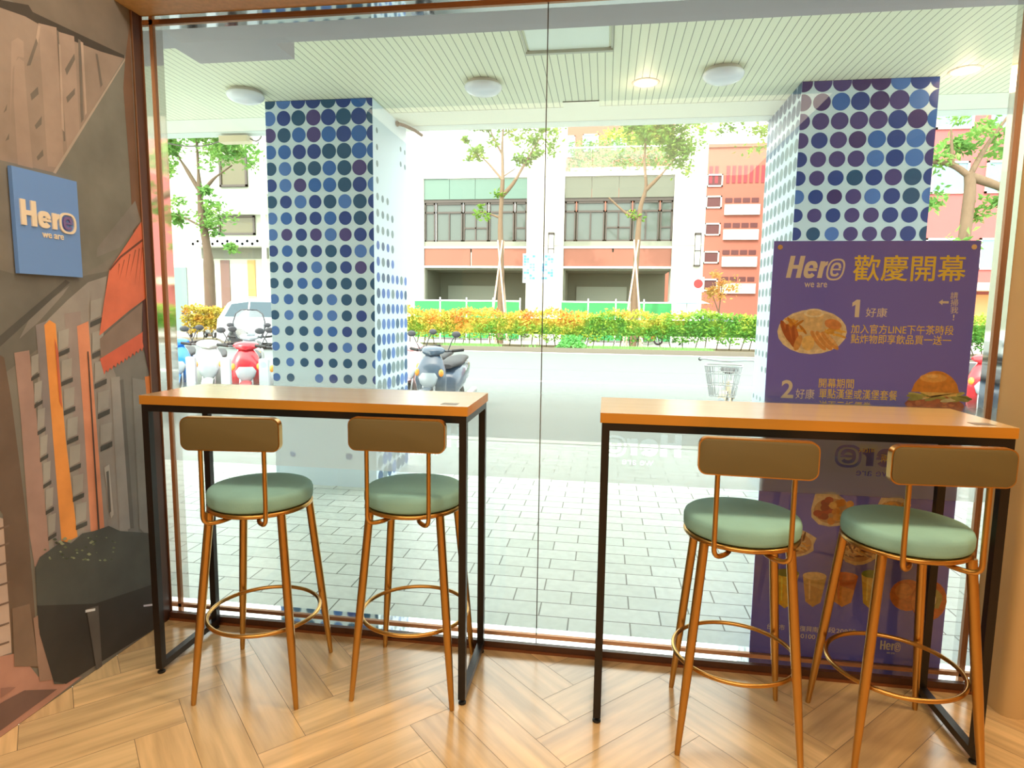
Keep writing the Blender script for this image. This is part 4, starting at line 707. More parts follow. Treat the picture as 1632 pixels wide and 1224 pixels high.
# ---------------------------------------------------------------- street
road_m = mat('asphalt', (106, 114, 112), .8, noise=.06, nscale=3, bump=.05, bscale=60)
struct('kerb', MB().box(-40, 40, 6.6, 6.75, -.25, -.04), mat('kerb_stone', (190, 190, 184), .8), smooth=False)
struct('road', MB().box(-60, 60, 6.75, 23.5, -.40, -.15), road_m, smooth=False)
linem = mat('road_paint', (240, 240, 236), .6)
struct('road_marking', MB().box(-60, 60, 13.45, 13.62, -.15, -.146), linem, smooth=False)
struct('road_marking', MB().box(-60, 60, 23.05, 23.25, -.15, -.146), linem, smooth=False)
struct('road_joint', MB().box(-60, 60, 16.3, 16.38, -.15, -.147), mat('tar_joint', (110, 116, 116), .8), smooth=False)
soil = mat('verge_soil', (104, 94, 66), .95, noise=.35, nscale=2.2)
struct('verge', MB().box(-60, 60, 23.5, 23.62, -.4, .02, 1).box(-60, 60, 23.62, 26.2, -.4, -.02), [soil, mat('verge_kerb', (110, 104, 92), .9)], smooth=False)
struct('street', MB().box(-90, 90, 26.2, 130, -.6, -.15), mat('far_paving', (160, 158, 150), .8), smooth=False)
def leafmat(name, ramp, scale=1.2, tr=.35, xr=None):
    m = bpy.data.materials.new(name); m.use_nodes = True; t = m.node_tree; b = t.nodes['Principled BSDF']
    tc = t.nodes.new('ShaderNodeTexCoord'); n = t.nodes.new('ShaderNodeTexNoise'); n.inputs['Scale'].default_value = scale; n.inputs['Detail'].default_value = 6; n.inputs['Roughness'].default_value = .7
    t.links.new(tc.outputs['Object'], n.inputs[0]); rp = t.nodes.new('ShaderNodeValToRGB'); fac = n.outputs[0]
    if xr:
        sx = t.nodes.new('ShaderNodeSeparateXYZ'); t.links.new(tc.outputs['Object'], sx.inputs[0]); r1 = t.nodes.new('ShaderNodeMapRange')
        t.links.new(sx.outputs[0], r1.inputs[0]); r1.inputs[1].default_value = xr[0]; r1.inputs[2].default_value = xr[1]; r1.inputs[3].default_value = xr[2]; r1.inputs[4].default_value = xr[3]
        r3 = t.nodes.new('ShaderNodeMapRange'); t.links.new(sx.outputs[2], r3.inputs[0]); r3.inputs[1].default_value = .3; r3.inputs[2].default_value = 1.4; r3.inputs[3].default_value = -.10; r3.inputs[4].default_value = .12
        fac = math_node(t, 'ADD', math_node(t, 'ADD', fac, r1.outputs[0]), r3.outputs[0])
    t.links.new(fac, rp.inputs[0]); e = rp.color_ramp.elements
    e[0].position, e[0].color = ramp[0][0], rgb(*ramp[0][1]); e[1].position, e[1].color = ramp[-1][0], rgb(*ramp[-1][1])
    for p, c in ramp[1:-1]: k = e.new(p); k.color = rgb(*c)
    t.links.new(rp.outputs[0], b.inputs['Base Color']); b.inputs['Roughness'].default_value = .6
    o = t.nodes['Material Output']; tl = t.nodes.new('ShaderNodeBsdfTranslucent'); t.links.new(rp.outputs[0], tl.inputs[0]); ms = t.nodes.new('ShaderNodeMixShader'); ms.inputs[0].default_value = tr
    t.links.new(b.outputs[0], ms.inputs[1]); t.links.new(tl.outputs[0], ms.inputs[2]); t.links.new(ms.outputs[0], o.inputs[0])
    return m
def leaves(mb, n, sampler, size, rr, up=.4, mi=0):
    for _ in range(n):
        p = Vector(sampler(rr)); s = size * rr.uniform(.6, 1.25)
        d = Vector((rr.gauss(0, 1), rr.gauss(0, 1), rr.gauss(0, .6))).normalized(); nn = Vector((rr.gauss(0, 1), rr.gauss(0, 1), rr.gauss(0, 1) + up)); w = d.cross(nn)
        if w.length < 1e-3: continue
        w.normalize(); k = d.cross(w).normalized() * (s * .12)
        mb.poly([p, p + d*s*.5 + w*s*.24 + k, p + d*s, p + d*s*.5 - w*s*.24 + k], mi)
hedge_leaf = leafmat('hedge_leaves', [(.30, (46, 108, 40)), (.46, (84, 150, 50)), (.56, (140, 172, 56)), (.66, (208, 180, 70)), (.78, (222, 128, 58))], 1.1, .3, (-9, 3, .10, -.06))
bark = mat('bark', (92, 76, 60), .9, noise=.3, nscale=6, stretch=(4, 4, 1))
def hedge(name, label, x0, x1, y0, y1, z0, z1, n, cat='hedge', lm=None):
    t = thing(name, label, cat, ((x0+x1)/2, (y0+y1)/2, -.02)); rr = random.Random(len(label)); cx, cy = (x0+x1)/2, (y0+y1)/2
    def smp(r):
        x = r.uniform(x0, x1); e = .12*math.sin(x*2.1) + .08*math.sin(x*5.3)
        if r.random() < .62:
            y = y0 + abs(r.gauss(0, .12)); z = r.uniform(z0 + .08*math.sin(x*3.7), z1 + e*.5)
        else:
            y = r.uniform(y0, y1); z = z1 + e*.5 + r.gauss(-.06, .07)
        return (x - cx, y - cy, z + .02)
    mb = MB(); leaves(mb, n, smp, .15, rr); mb.box(x0 - cx + .2, x1 - cx - .2, -(y1-y0)/2 + .3, (y1-y0)/2 - .3, z0 + .2, z1 - .22)
    tr = MB(); x = x0 + .15
    while x < x1:
        tr.tube([(x - cx, rr.uniform(-.2, .2), 0), (x - cx + rr.uniform(-.15, .15), rr.uniform(-.2, .2), z0 + .3)], .018, 5); x += rr.uniform(.25, .5)
    n0 = len(mb.v); mb.v += tr.v; mb.f += [tuple(n0 + i for i in q) for q in tr.f]; mb.m += [1]*len(tr.f); mb.c += [None]*len(tr.f)
    mb.build('foliage', [lm or hedge_leaf, mat('hedge_stems', (70, 66, 40), .9)], t, smooth=False)
    return t
hedge('hedge', 'long flowering hedge with orange tips across the street, along the far verge', -10.2, 17.5, 24.4, 25.7, .30, 1.33, 17000)
hedge('shrub', 'small clipped yellow flowering shrub left of the white car', -17.7, -15.85, 24.2, 25.3, .35, 1.28, 1900, 'shrub', leafmat('gold_leaves', [(.3, (130, 136, 42)), (.5, (180, 160, 58)), (.62, (200, 146, 52)), (.75, (190, 108, 44))], 2.2, .3))
green_leaf = leafmat('green_leaves', [(.3, (64, 140, 70)), (.55, (110, 190, 100)), (.75, (150, 214, 120))], 2, .3)
def smp(r):
    a = r.uniform(0, 2*math.pi); k = r.random()**.5
    return (k*.55*math.cos(a), k*.4*math.sin(a), .05 + .42*(1 - k*k)*r.uniform(.5, 1))
t = thing('bush', 'little green bush at the kerb in front of the long hedge', 'bush', (-1.25, 24.0, -.02)); mb = MB(); leaves(mb, 700, smp, .14, random.Random(4)); mb.build('foliage', green_leaf, t, smooth=False)
MB().tube([(0, 0, 0), (.02, 0, .25)], .02, 6).build('stem', bark, t)
mb = MB(); rr = random.Random(21)
for _ in range(9000):
    x = rr.uniform(-9, 9); y = rr.uniform(23.65, 24.6)
    if math.sin(x*.9) + .6*math.sin(x*2.3 + 1) + (.9 if -1.5 < x < 4 else 0) < rr.uniform(-.3, .9): continue
    h = rr.uniform(.05, .14); a = rr.uniform(0, math.pi); dx, dy = .012*math.cos(a), .012*math.sin(a)
    mb.poly([(x - dx, y - dy, -.02), (x + dx, y + dy, -.02), (x + rr.uniform(-.03, .03), y + rr.uniform(-.03, .03), h)])
tag(mb.build('grass', mat('grass_blades', (132, 196, 104), .8, noise=.3, nscale=1.5, transl=.3), smooth=False), 'sparse grass along the verge under the long hedge', 'grass', kind='stuff')
t = thing('leafy_plant', 'bright green leafy plant by the blue scooter outside', 'plant', (-6.02, 7.5, -.15)); mb = MB()
leaves(mb, 420, lambda r: (r.gauss(0, .11), r.gauss(0, .11), r.uniform(.25, .78)), .13, random.Random(6)); mb.build('foliage', leafmat('lime_leaves', [(.3, (110, 196, 70)), (.7, (170, 226, 110))], 3, .3), t, smooth=False)
MB().tube([(0, 0, 0), (.01, 0, .3), (0, .02, .6)], .014, 6).tube([(0, 0, .2), (.08, 0, .5)], .01, 6).tube([(0, 0, .2), (-.07, .02, .55)], .01, 6).build('stem', bark, t)
# ---------------------------------------------------------------- vehicles
tyre = mat('tyre', (34, 34, 36), .8); alu = mat('alloy', (180, 184, 188), .35, .8); plastic_d = mat('dark_plastic', (52, 54, 60), .5); seat_v = mat('seat_vinyl', (38, 38, 42), .55)
lens = mat('clear_lens', (150, 158, 164), .1, spec=.8); amber = mat('amber_lens', (236, 150, 60), .2); redlens = mat('red_lens', (190, 30, 34), .2)
mirror_m = mat('mirror_glass', (200, 206, 210), .05, 1.0)
def ring_loft(mb, secs, axis, n=20, p=2.6, mi=0):
    """secs: (pos, cu, cv, hu, hv); rings in the plane across the axis ('y' -> x,z ; 'z' -> x,y)"""
    b = len(mb.v)
    for (q, cu, cv, hu, hv) in secs:
        for k in range(n):
            a = 2*math.pi*k/n; c, s = math.cos(a), math.sin(a)
            u = cu + math.copysign(abs(c)**(2/p), c)*hu; v = cv + math.copysign(abs(s)**(2/p), s)*hv
            mb.v.append((u, q, v) if axis == 'y' else (u, v, q))
    for i in range(len(secs) - 1):
        for k in range(n):
            f = (b+i*n+k, b+i*n+(k+1) % n, b+(i+1)*n+(k+1) % n, b+(i+1)*n+k)
            mb.face(f[::-1] if axis == 'y' else f, mi)
    A = [b + k for k in range(n)]; B = [b + (len(secs)-1)*n + k for k in range(n)]
    mb.face(A if axis == 'y' else A[::-1], mi); mb.face(B[::-1] if axis == 'y' else B, mi)
    return mb
def wheel_part(parent, y, r, w, z=None, x=0.0, name='wheel', spokes=5):
    z = r if z is None else z
    mb = MB(); pts = [(x, y + (r - w*.5)*math.cos(2*math.pi*k/36), z + (r - w*.5)*math.sin(2*math.pi*k/36)) for k in range(36)]
    mb.tube(pts, w*.5, 10, True); o = mb.build(name, tyre, parent)
    h = MB(); h.lathe([(r*.16, -w*.35), (r*.18, 0), (r*.16, w*.35)], 18, (x, y, z), axis='x')
    h.tube([(x, y + (r - w)*math.cos(2*math.pi*k/30), z + (r - w)*math.sin(2*math.pi*k/30)) for k in range(30)], w*.16, 6, True)
    for k in range(spokes):
        a = 2*math.pi*k/spokes; h.tube([(x, y + r*.15*math.cos(a), z + r*.15*math.sin(a)), (x, y + (r-w)*math.cos(a), z + (r-w)*math.sin(a))], w*.14, 6)
    h.build('rim', alu, o)
    return o
def make_scooter(label, body, loc, rz, group=None, shield=False, trunk=False, steer=0.0):
    t = thing('scooter', label, 'scooter', loc, rz, group)
    wheel_part(t, -.62, .235, .10); wheel_part(t, .60, .235, .11)
    f = MB()
    for i in range(9):
        pass
    ang = [math.radians(a) for a in range(35, 166, 13)]; pr = [(-.62 + .27*math.cos(a), .235 + .27*math.sin(a)) for a in ang]
    b = len(f.v)
    for (yy, zz) in pr:
        for u in (-.075, -.06, -.03, 0, .03, .06, .075): f.v.append((u, yy, zz + .02 - 4*u*u))
    for i in range(len(pr) - 1):
        for k in range(6): f.face((b+i*7+k, b+i*7+k+1, b+(i+1)*7+k+1, b+(i+1)*7+k))
    f.build('front_fender', body, t)
    k = MB()
    for s in (-1, 1): k.tube([(s*.075, -.62, .235), (s*.075, -.52, .55), (s*.03, -.46, .66)], .017, 8)
    k.build('fork', alu, t)
    ap = MB(); ring_loft(ap, [(.26, 0, -.30, .10, .05), (.34, 0, -.36, .16, .07), (.46, 0, -.43, .20, .09), (.60, 0, -.46, .215, .10), (.74, 0, -.45, .20, .09), (.86, 0, -.41, .15, .07), (.93, 0, -.38, .10, .05)], 'z', 24, 2.4)
    o = ap.build('front_shield', body, t, ang=50)
    ring_loft(MB(), [(.50, 0, -.545, .05, .02), (.56, 0, -.56, .11, .02), (.64, 0, -.555, .135, .02), (.70, 0, -.535, .09, .02)], 'z', 18, 2.2).build('headlight', lens, o)
    for s in (-1, 1): MB().ellipsoid((s*.165, -.515, .70), (.035, .03, .05), 12, 8).build('indicator', amber, o)
    cw = MB(); ring_loft(cw, [(-.47, 0, .955, .03, .03), (-.44, 0, .965, .12, .05), (-.38, 0, .985, .17, .06), (-.30, 0, .985, .13, .045), (-.26, 0, .98, .05, .03)], 'y', 20, 2.3); cw.build('handlebar_cowl', body, t, ang=60)
    hb = MB().tube(bend([(-.36, -.24, .99), (-.20, -.33, .975), (.20, -.33, .975), (.36, -.24, .99)], .08), .014, 8); hb.build('handlebar', plastic_d, t)
    for s in (-1, 1):
        MB().tube([(s*.24, -.31, .978), (s*.38, -.23, .993)], .020, 10).build('grip', rubber, t)
        m = MB().tube([(s*.20, -.34, .99), (s*.26, -.36, 1.12), (s*.29, -.35, 1.17)], .007, 6)
        m.ellipsoid((s*.315, -.35, 1.20), (.062, .014, .042), 16, 8); o2 = m.build('mirror', plastic_d, t)
        MB().lathe([(1e-4, 0), (.040, 0)], 16, (s*.315, -.3355, 1.20), axis='y', sy=.7).build('mirror_glass', mirror_m, o2)
    MB().prism(rrect(.34, .50, .04, 3, 0, -.06), .25, .30, 'z').build('floorboard', plastic_d, t)
    bd = MB(); ring_loft(bd, [(.10, 0, .42, .15, .14), (.20, 0, .50, .18, .20), (.40, 0, .56, .19, .19), (.65, 0, .62, .165, .15), (.88, 0, .68, .11, .09), (.98, 0, .70, .05, .05)], 'y', 22, 2.6); bd.build('rear_body', body, t, ang=60)
    st_ = MB(); ring_loft(st_, [(.10, 0, .73, .10, .03), (.18, 0, .755, .14, .045), (.40, 0, .765, .16, .05), (.55, 0, .80, .15, .05), (.80, 0, .82, .11, .04), (.88, 0, .815, .06, .025)], 'y', 20, 2.6); st_.build('seat', seat_v, t, ang=60)
    MB().ellipsoid((0, .975, .71), (.07, .03, .04), 14, 8).build('tail_light', redlens, t)
    ex = MB().tube([(.15, .20, .22), (.17, .45, .25), (.18, .86, .33)], [.035, .055, .050], 12); ex.build('exhaust', alu, t)
    MB().prism([(.22, .235), (.66, .30), (.70, .36), (.30, .34)], -.13, -.09, 'x').build('engine_case', plastic_d, t)
    if shield:
        sh = MB(); b = len(sh.v); N = 9
        rows = [(.95, .20, -.46), (1.10, .26, -.44), (1.25, .27, -.40), (1.40, .23, -.35), (1.47, .14, -.32)]
        for z, hw, y in rows:
            for i in range(N):
                u = -1 + 2*i/(N-1); sh.v.append((u*hw, y + .10*u*u, z))
        for i in range(len(rows)-1):
            for k in range(N-1): sh.face((b+i*N+k, b+i*N+k+1, b+(i+1)*N+k+1, b+(i+1)*N+k))
        sh.build('windshield', glass_tint, t)
        MB().tube([(u*hw, y + .10*u*u, z) for z, hw, y in rows for u in (-1,)] + [(u*.14, -.32 + .10*u*u, 1.475) for u in (-.5, 0, .5)] + [(hw, y + .10, z) for z, hw, y in rows[::-1]], .012, 6).build('windshield_trim', plastic_d, t)
    if trunk:
        MB().prism(rrect(.36, .28, .05, 4, 0, .98), .78, 1.06, 'z').xf(Matrix.Translation((0, -.03, 0))).build('top_box', plastic_d, t)
    return t
glass_tint = bpy.data.materials.new('tinted_acrylic'); glass_tint.use_nodes = True; tt = glass_tint.node_tree; tt.nodes.clear()
o_ = tt.nodes.new('ShaderNodeOutputMaterial'); m_ = tt.nodes.new('ShaderNodeMixShader'); a_ = tt.nodes.new('ShaderNodeBsdfTransparent'); g_ = tt.nodes.new('ShaderNodeBsdfGlossy')
a_.inputs[0].default_value = (.60, .63, .66, 1); g_.inputs['Roughness'].default_value = .05; m_.inputs[0].default_value = .18
tt.links.new(a_.outputs[0], m_.inputs[1]); tt.links.new(g_.outputs[0], m_.inputs[2]); tt.links.new(m_.outputs[0], o_.inputs[0])
def paint(n, c): return mat(n, c, .25, coat=.5)
SR = -.15
make_scooter('blue scooter at the left end of the parked row', paint('blue_paint', (40, 120, 206)), (-6.60, 8.98, SR), .5)
make_scooter('white fronted scooter between two white parking panels', paint('white_paint', (166, 169, 168)), (-5.835, 8.65, SR), .48)
make_scooter('red scooter facing the window beside the dotted pillar', paint('red_paint', (172, 26, 42)), (-5.135, 8.45, SR), .48)
make_scooter('grey scooter half hidden by the dotted pillar left of it', paint('grey_paint', (150, 156, 160)), (-4.52, 8.38, SR), .48)
make_scooter('scooter with a tall clear windshield behind the red one', paint('silver_paint', (140, 146, 152)), (-6.55, 10.9, SR), .45, shield=True)
make_scooter('dark slate scooter angled towards the kerb right of the dotted pillar', paint('slate_paint', (64, 80, 98)), (-2.20, 8.40, SR), -.10)
make_scooter('pink and white scooter peeking out behind the slate one', paint('rose_paint', (222, 176, 176)), (-2.72, 9.3, SR), -.2)
make_scooter('red scooter seen between the poster and the right window jamb', paint('crimson_paint', (190, 36, 48)), (5.02, 9.2, SR), -.35)
pk = paint('panel_white', (158, 168, 174))
for i, (x, lab) in enumerate(((-5.41, 'white parking panel beside the green plant'), (-4.91, 'white parking panel left of the red scooter'), (-4.37, 'white parking panel right of the red scooter'))):
    if i == 0:
        t = p0 = thing('parking_panel', lab, 'panel', (x, 7.55, SR), group='white parking panels')
        MB().prism(rrect(.13, .86, .02, 3, 0, .43), -.02, .02, 'y').build('board', pk, t)
        MB().lathe([(1e-4, -.0215), (.036, -.0215)], 20, (0, 0, .78), axis='y').build('disc', mat('panel_disc', (150, 168, 190), .4), t)
    else:
        t = copy_tree(p0); t.location.x = x; t['label'] = lab
# bicycle with a front basket
bk = thing('bicycle', 'city bicycle with a wire front basket standing by the poster side pillar', 'bicycle', (1.42, 7.45, SR), -.25)
wheel_part(bk, -.55, .33, .05, name='wheel', spokes=16); wheel_part(bk, .55, .33, .05, name='wheel', spokes=16)
cream_p = paint('cream_paint', (214, 190, 150)); wire = mat('basket_wire', (176, 178, 180), .35, .7)
fr = MB(); fr.tube([(0, -.42, .78), (0, .05, .32), (0, .18, .72)], .018, 8).tube([(0, -.40, .68), (0, -.1, .45), (0, .05, .36)], .016, 8).tube([(0, .05, .32), (0, .55, .33)], .012, 8).tube([(0, .18, .70), (0, .55, .33)], .010, 8)
fr.build('frame', cream_p, bk)
fk = MB()
for s in (-1, 1): fk.tube([(s*.05, -.55, .33), (s*.05, -.47, .60), (0, -.44, .70), (0, -.40, .86)], .011, 8)
fk.build('fork', alu, bk)
def guard(y):
    g = MB(); a0 = [math.radians(k) for k in range(15, 171, 12)]; b = len(g.v)
    for a in a0:
        for u in (-.04, -.02, .02, .04): g.v.append((u, y + .365*math.cos(a), .33 + .365*math.sin(a) + .008 - 6*u*u))
    for i in range(len(a0)-1):
        for k in range(3): g.face((b+i*4+k, b+i*4+k+1, b+(i+1)*4+k+1, b+(i+1)*4+k))
    g.build('mudguard', cream_p, bk)
guard(-.55); guard(.55)
MB().tube(bend([(-.30, -.16, 1.00), (-.24, -.32, 1.02), (0, -.40, 1.0), (.24, -.32, 1.02), (.30, -.16, 1.00)], .08), .012, 8).build('handlebar', alu, bk)
for s in (-1, 1): MB().tube([(s*.30, -.17, 1.00), (s*.305, -.05, .99)], .018, 8).build('grip', rubber, bk)
bs = MB()
for z, hw, hd in ((.66, .13, .10), (.78, .155, .12), (.90, .175, .14), (.98, .185, .15)):
    bs.tube([Vector((u, v - .68, z)) for u, v in rrect(hw*2, hd*2, .05, 4)], .006 if z < .97 else .010, 6, True)
for k, ((u, v), (u2_, v2_)) in enumerate(zip(rrect(.26, .20, .05, 4), rrect(.37, .30, .05, 4))): bs.tube([(u, v - .68, .66), (u2_, v2_ - .68, .98)], .0035, 5)
for k in range(-4, 5): bs.tube([(k*.03, -.58, .66), (k*.042, -.53, .98)], .0035, 5).tube([(k*.03, -.78, .66), (k*.042, -.83, .98)], .0035, 5)
bs.build('basket', wire, bk)
ring_loft(MB(), [(.02, 0, .84, .03, .02), (.10, 0, .85, .06, .03), (.26, 0, .86, .11, .035), (.32, 0, .86, .08, .02)], 'y', 16).build('saddle', seat_v, bk)
MB().ellipsoid((0, -.86, .62), (.04, .05, .04), 12, 8).build('lamp', lens, bk)
# cars
car_glass = mat('car_glass', (44, 68, 78), .08, spec=.5)
def make_car(label, body, loc, rz, h=1.70, L=4.5):
    t = thing('car', label, 'car', loc, rz); k = h / 1.70; s = L / 4.5
    low = [(0, .40), (.02, .80), (.06, 1.02*k), (3.25, 1.06*k), (4.25, .94*k), (4.47, .76), (4.5, .42), (4.32, .30)]
    def arch(cx): return [(cx + .42*math.cos(a), .34 + .42*math.sin(a)) for a in [math.radians(q) for q in range(0, 181, 20)]]
    outline = low + [(4.05, .28)] + arch(3.60) + [(3.1, .26), (1.3, .26)] + arch(.85) + [(.3, .28)]
    MB().prism([(x*s, z) for x, z in outline], -.90, .90, 'y').build('body', body, t, ang=25)
    cab = [(.06, 1.0*k), (.36, 1.52*k), (.60, 1.66*k), (.9, 1.70*k), (2.1, 1.70*k), (2.6, 1.60*k), (3.35, 1.04*k)]
    def hw(z, e=0): return .88 - .20*(z - 1.0*k)/(.7*k) + e
    mb = MB(); n = len(cab); mb.v = [(x*s, -hw(z), z) for x, z in cab] + [(x*s, hw(z), z) for x, z in cab]
    mb.face(range(n)); mb.face([n + i for i in range(n)][::-1])
    for i in range(n - 1): mb.face((i+1, i, n + i, n + i + 1))
    mb.build('cabin', body, t, ang=25)
    for q in ([(.30, 1.08*k), (.52, 1.50*k), (1.15, 1.58*k), (1.15, 1.08*k)], [(1.22, 1.08*k), (1.22, 1.58*k), (2.12, 1.58*k), (2.12, 1.08*k)], [(2.19, 1.08*k), (2.19, 1.57*k), (2.52, 1.52*k), (3.10, 1.10*k)]):
        for sgn in (-1, 1):
            P = [(x*s, sgn*hw(z, .006), z) for x, z in q]; MB().poly(P if sgn < 0 else P[::-1]).poly([(x, y + sgn*.004, z) for x, y, z in (P if sgn < 0 else P[::-1])]).build('side_window', car_glass, t, smooth=False)
    for (a, b2) in (((.095, 1.07*k), (.35, 1.49*k)), ((3.27, 1.09*k), (2.64, 1.57*k))):
        dx = -.012 if a[0] < 1 else .012
        MB().poly([((a[0]+dx)*s, -hw(a[1]) + .10, a[1]), ((a[0]+dx)*s, hw(a[1]) - .10, a[1]), ((b2[0]+dx)*s, hw(b2[1]) - .08, b2[1]), ((b2[0]+dx)*s, -hw(b2[1]) + .08, b2[1])]).build('windscreen', car_glass, t, smooth=False)
    for sgn in (-1, 1):
        for cx in (.85, 3.60):
            w = MB(); w.lathe([(.22, -.11), (.33, -.10), (.345, -.05), (.345, .05), (.33, .10), (.22, .11)], 32, (0, 0, 0), axis='y'); w.xf(Matrix.Translation((cx*s, sgn*.80, .345)))
            o = w.build('wheel', tyre, t)
            r_ = MB().lathe([(.05, -.09), (.23, -.085), (.235, .085), (.05, .09)], 20, axis='y')
            r_.xf(Matrix.Translation((cx*s, sgn*.80, .345))); r_.build('hubcap', alu, o)
        MB().tube([(.8*s, sgn*.66, 1.70*k + .035), (2.2*s, sgn*.66, 1.70*k + .035)], .018, 6).tube([(.85*s, sgn*.66, 1.69*k), (.85*s, sgn*.66, 1.70*k + .03)], .015, 6).tube([(2.1*s, sgn*.66, 1.69*k), (2.1*s, sgn*.66, 1.70*k + .03)], .015, 6).build('roof_rail', alu, t)
        MB().box(-.012, .05, sgn*.62 - .09, sgn*.62 + .09, .85, 1.0).build('tail_light', redlens, t, smooth=False)
        MB().box(4.30*s, 4.49*s, sgn*.66 - .12, sgn*.66 + .12, .74, .84).build('headlight', lens, t, smooth=False)
    return t
make_car('white car parked across the street, partly behind the dotted pillar', paint('car_white', (176, 180, 182)), (-14.05, 22.0, SR), 0.0, 1.86, 4.7)
make_car('grey saloon car far off beside the red brick building', paint('car_grey', (150, 156, 158)), (5.5, 46, SR), .15, 1.62)
make_car('pale car half hidden behind the far grey saloon', paint('car_pale', (206, 206, 200)), (4.6, 51, SR), 0.0, 1.75)
# ---------------------------------------------------------------- buildings across the street
stone = mat('pale_stone', (204, 200, 188), .8, noise=.05, nscale=2); stone_j = mat('stone_joint', (160, 158, 148), .8)
brown_p = mat('brown_panel', (140, 86, 68), .6, noise=.08, nscale=1); grey_p = mat('grey_panel', (104, 106, 92), .6, noise=.05, nscale=1); dark_rec = mat('recess_wall', (104, 108, 92), .8)
frame_d = mat('bronze_frame', (70, 62, 56), .5); pane_m = mat('window_glass', (80, 90, 84), .08, spec=.5); ledge_w = mat('ledge_white', (240, 242, 236), .6)
bal_g = mat('balustrade_glass', (196, 232, 226), .1, spec=.7); grey_s = mat('grey_sill', (132, 134, 118), .6)
BY = 34.0
ob = thing('office_building', 'pale stone office building with brown panels and bronze windows across the street', 'building', (0, BY, -.15))
for x0, x1 in ((-11.0, -10.0), (-4.3, -2.3), (3.35, 4.95)):
    m = MB().box(x0, x1, 0, 1.2, 0, 13)
    for z in (1.4, 5.0, 8.6): m.box(x0 - .004, x1 + .004, -.004, .1, z, z + .04, 1)
    m.build('column', [stone, stone_j], ob, smooth=False)
for bi, (x0, x1) in enumerate(((-10.0, -4.3), (-2.3, 3.35))):
    MB().box(x0, x1, 3.2, 3.4, 0, 3.9).box(x0, x0 + .1, .3, 3.2, 0, 3.9).box(x0 + .1, x1, .3, 3.2, 3.75, 3.9).build('recess', dark_rec, ob, smooth=False)
    MB().box(x0 + .6, x0 + 3.5, 3.1, 3.2, 0, 3.0).build('shutter', mat('shutter_grey', (140, 146, 130), .6), ob, smooth=False)
    w = (x1 - x0)
    for k in range(2):
        a = x0 + (.02 if k == 0 else w*.47); b = x0 + (w*.455 if k == 0 else w - .02)
        MB().box(a, b, .10, .25, 3.95, 4.90).build('spandrel', brown_p, ob, smooth=False)
    MB().box(x0, x1, .05, .3, 3.85, 3.95, 1).box(x0, x1, .05, .3, 4.90, 5.0, 1).box(x0, x1, .12, .3, 5.0, 5.27).build('sill_band', [grey_s, ledge_w], ob, smooth=False)
    n = 5
    edges = [x0, x0 + .11*w, x0 + .38*w, x0 + .63*w, x0 + .88*w, x1]
    for k in range(n):
        a, b = edges[k] + .03, edges[k+1] - .03; f = MB(); z0, z1, zm = 5.27, 7.35, 6.78
        f.box(a, b, .15, .30, z0, z0 + .08).box(a, b, .15, .30, z1 - .10, z1).box(a, b, .15, .30, zm, zm + .10).box(a, a + .07, .15, .30, z0, z1).box(b - .07, b, .15, .30, z0, z1)
        if k in (1, 2, 3): f.box((a + b)/2 - .04, (a + b)/2 + .04, .16, .29, z0, zm)
        if k in (2, 4): f.box(a, b, .16, .29, 5.95, 6.03)
        wf = f.build('window', frame_d, ob, smooth=False); MB().box(a + .05, b - .05, .22, .25, z0 + .05, z1 - .05).build('pane', pane_m, wf, smooth=False)
    MB().box(x0, x1, .30, 3.4, 5.0, 5.2).box(x0, x1, 3.2, 3.4, 5.2, 7.3).build('interior', dark_rec, ob, smooth=False)
    MB().box(x0, x1, .12, .3, 7.35, 7.52).build('header', frame_d, ob, smooth=False)
    gp = MB(); 
    for k in range(4): gp.box(x0 + w*k/4 + .01, x0 + w*(k+1)/4 - .01, .08, .3, 7.52, 8.62)
    gp.build('fascia_panels', grey_p if bi else mat('teal_panel', (92, 118, 106), .5), ob, smooth=False)
    MB().box(x0, x1, .0, 3.4, 8.62, 8.84).build('ledge', ledge_w, ob, smooth=False)
    gb = MB(); 
    for k in range(4): gb.box(x0 + w*k/4 + .02, x0 + w*(k+1)/4 - .02, .1, .12, 8.84, 10.05)
    gb.build('balustrade', glass, ob, smooth=False); MB().box(x0, x1, .07, .15, 10.05, 10.11).build('handrail', ledge_w, ob, smooth=False)
up_w = thing('upper_storey', 'white set back storey behind the glass balustrade on the left bay', 'building', (-7.4, 40, 8.6), kind='thing')
m = MB().box(-3.2, 2.6, 0, 3, -8.75, 6); m.build('wall', mat('white_render', (240, 244, 240), .8), up_w, smooth=False)
for a, b in ((-2.7, -2.0), (-1.7, -1.0), (.2, .9), (1.1, 1.8)): MB().box(a, b, -.05, .02, 1.2, 4.5).build('window', mat('blue_glass', (176, 206, 220), .1), up_w, smooth=False)
rough_leaf = leafmat('terrace_leaves', [(.3, (70, 110, 62)), (.55, (128, 168, 90)), (.75, (176, 196, 120))], 1.5, .3)
t = thing('terrace_planting', 'dark green planting behind the glass balustrade of the right bay', 'plants', (.5, 35.4, 8.69)); mb = MB()
leaves(mb, 3200, lambda r: (r.uniform(-2.7, 2.8), r.gauss(0, .25), r.uniform(0, 1.9)), .20, random.Random(31)); mb.build('foliage', rough_leaf, t, smooth=False)
MB().box(-2.6, 2.8, -.3, .3, 0, .45).build('planter', stone, t, smooth=False)
brick_r = mat('red_brick', (150, 92, 74), .85, noise=.06, nscale=2); brick_o = mat('orange_brick', (152, 94, 78), .85, noise=.06, nscale=2)
win_l = mat('window_light', (196, 198, 190), .3); win_d = mat('window_dark', (80, 36, 36), .5); win_b = mat('window_blue', (112, 148, 164), .15, spec=.7)
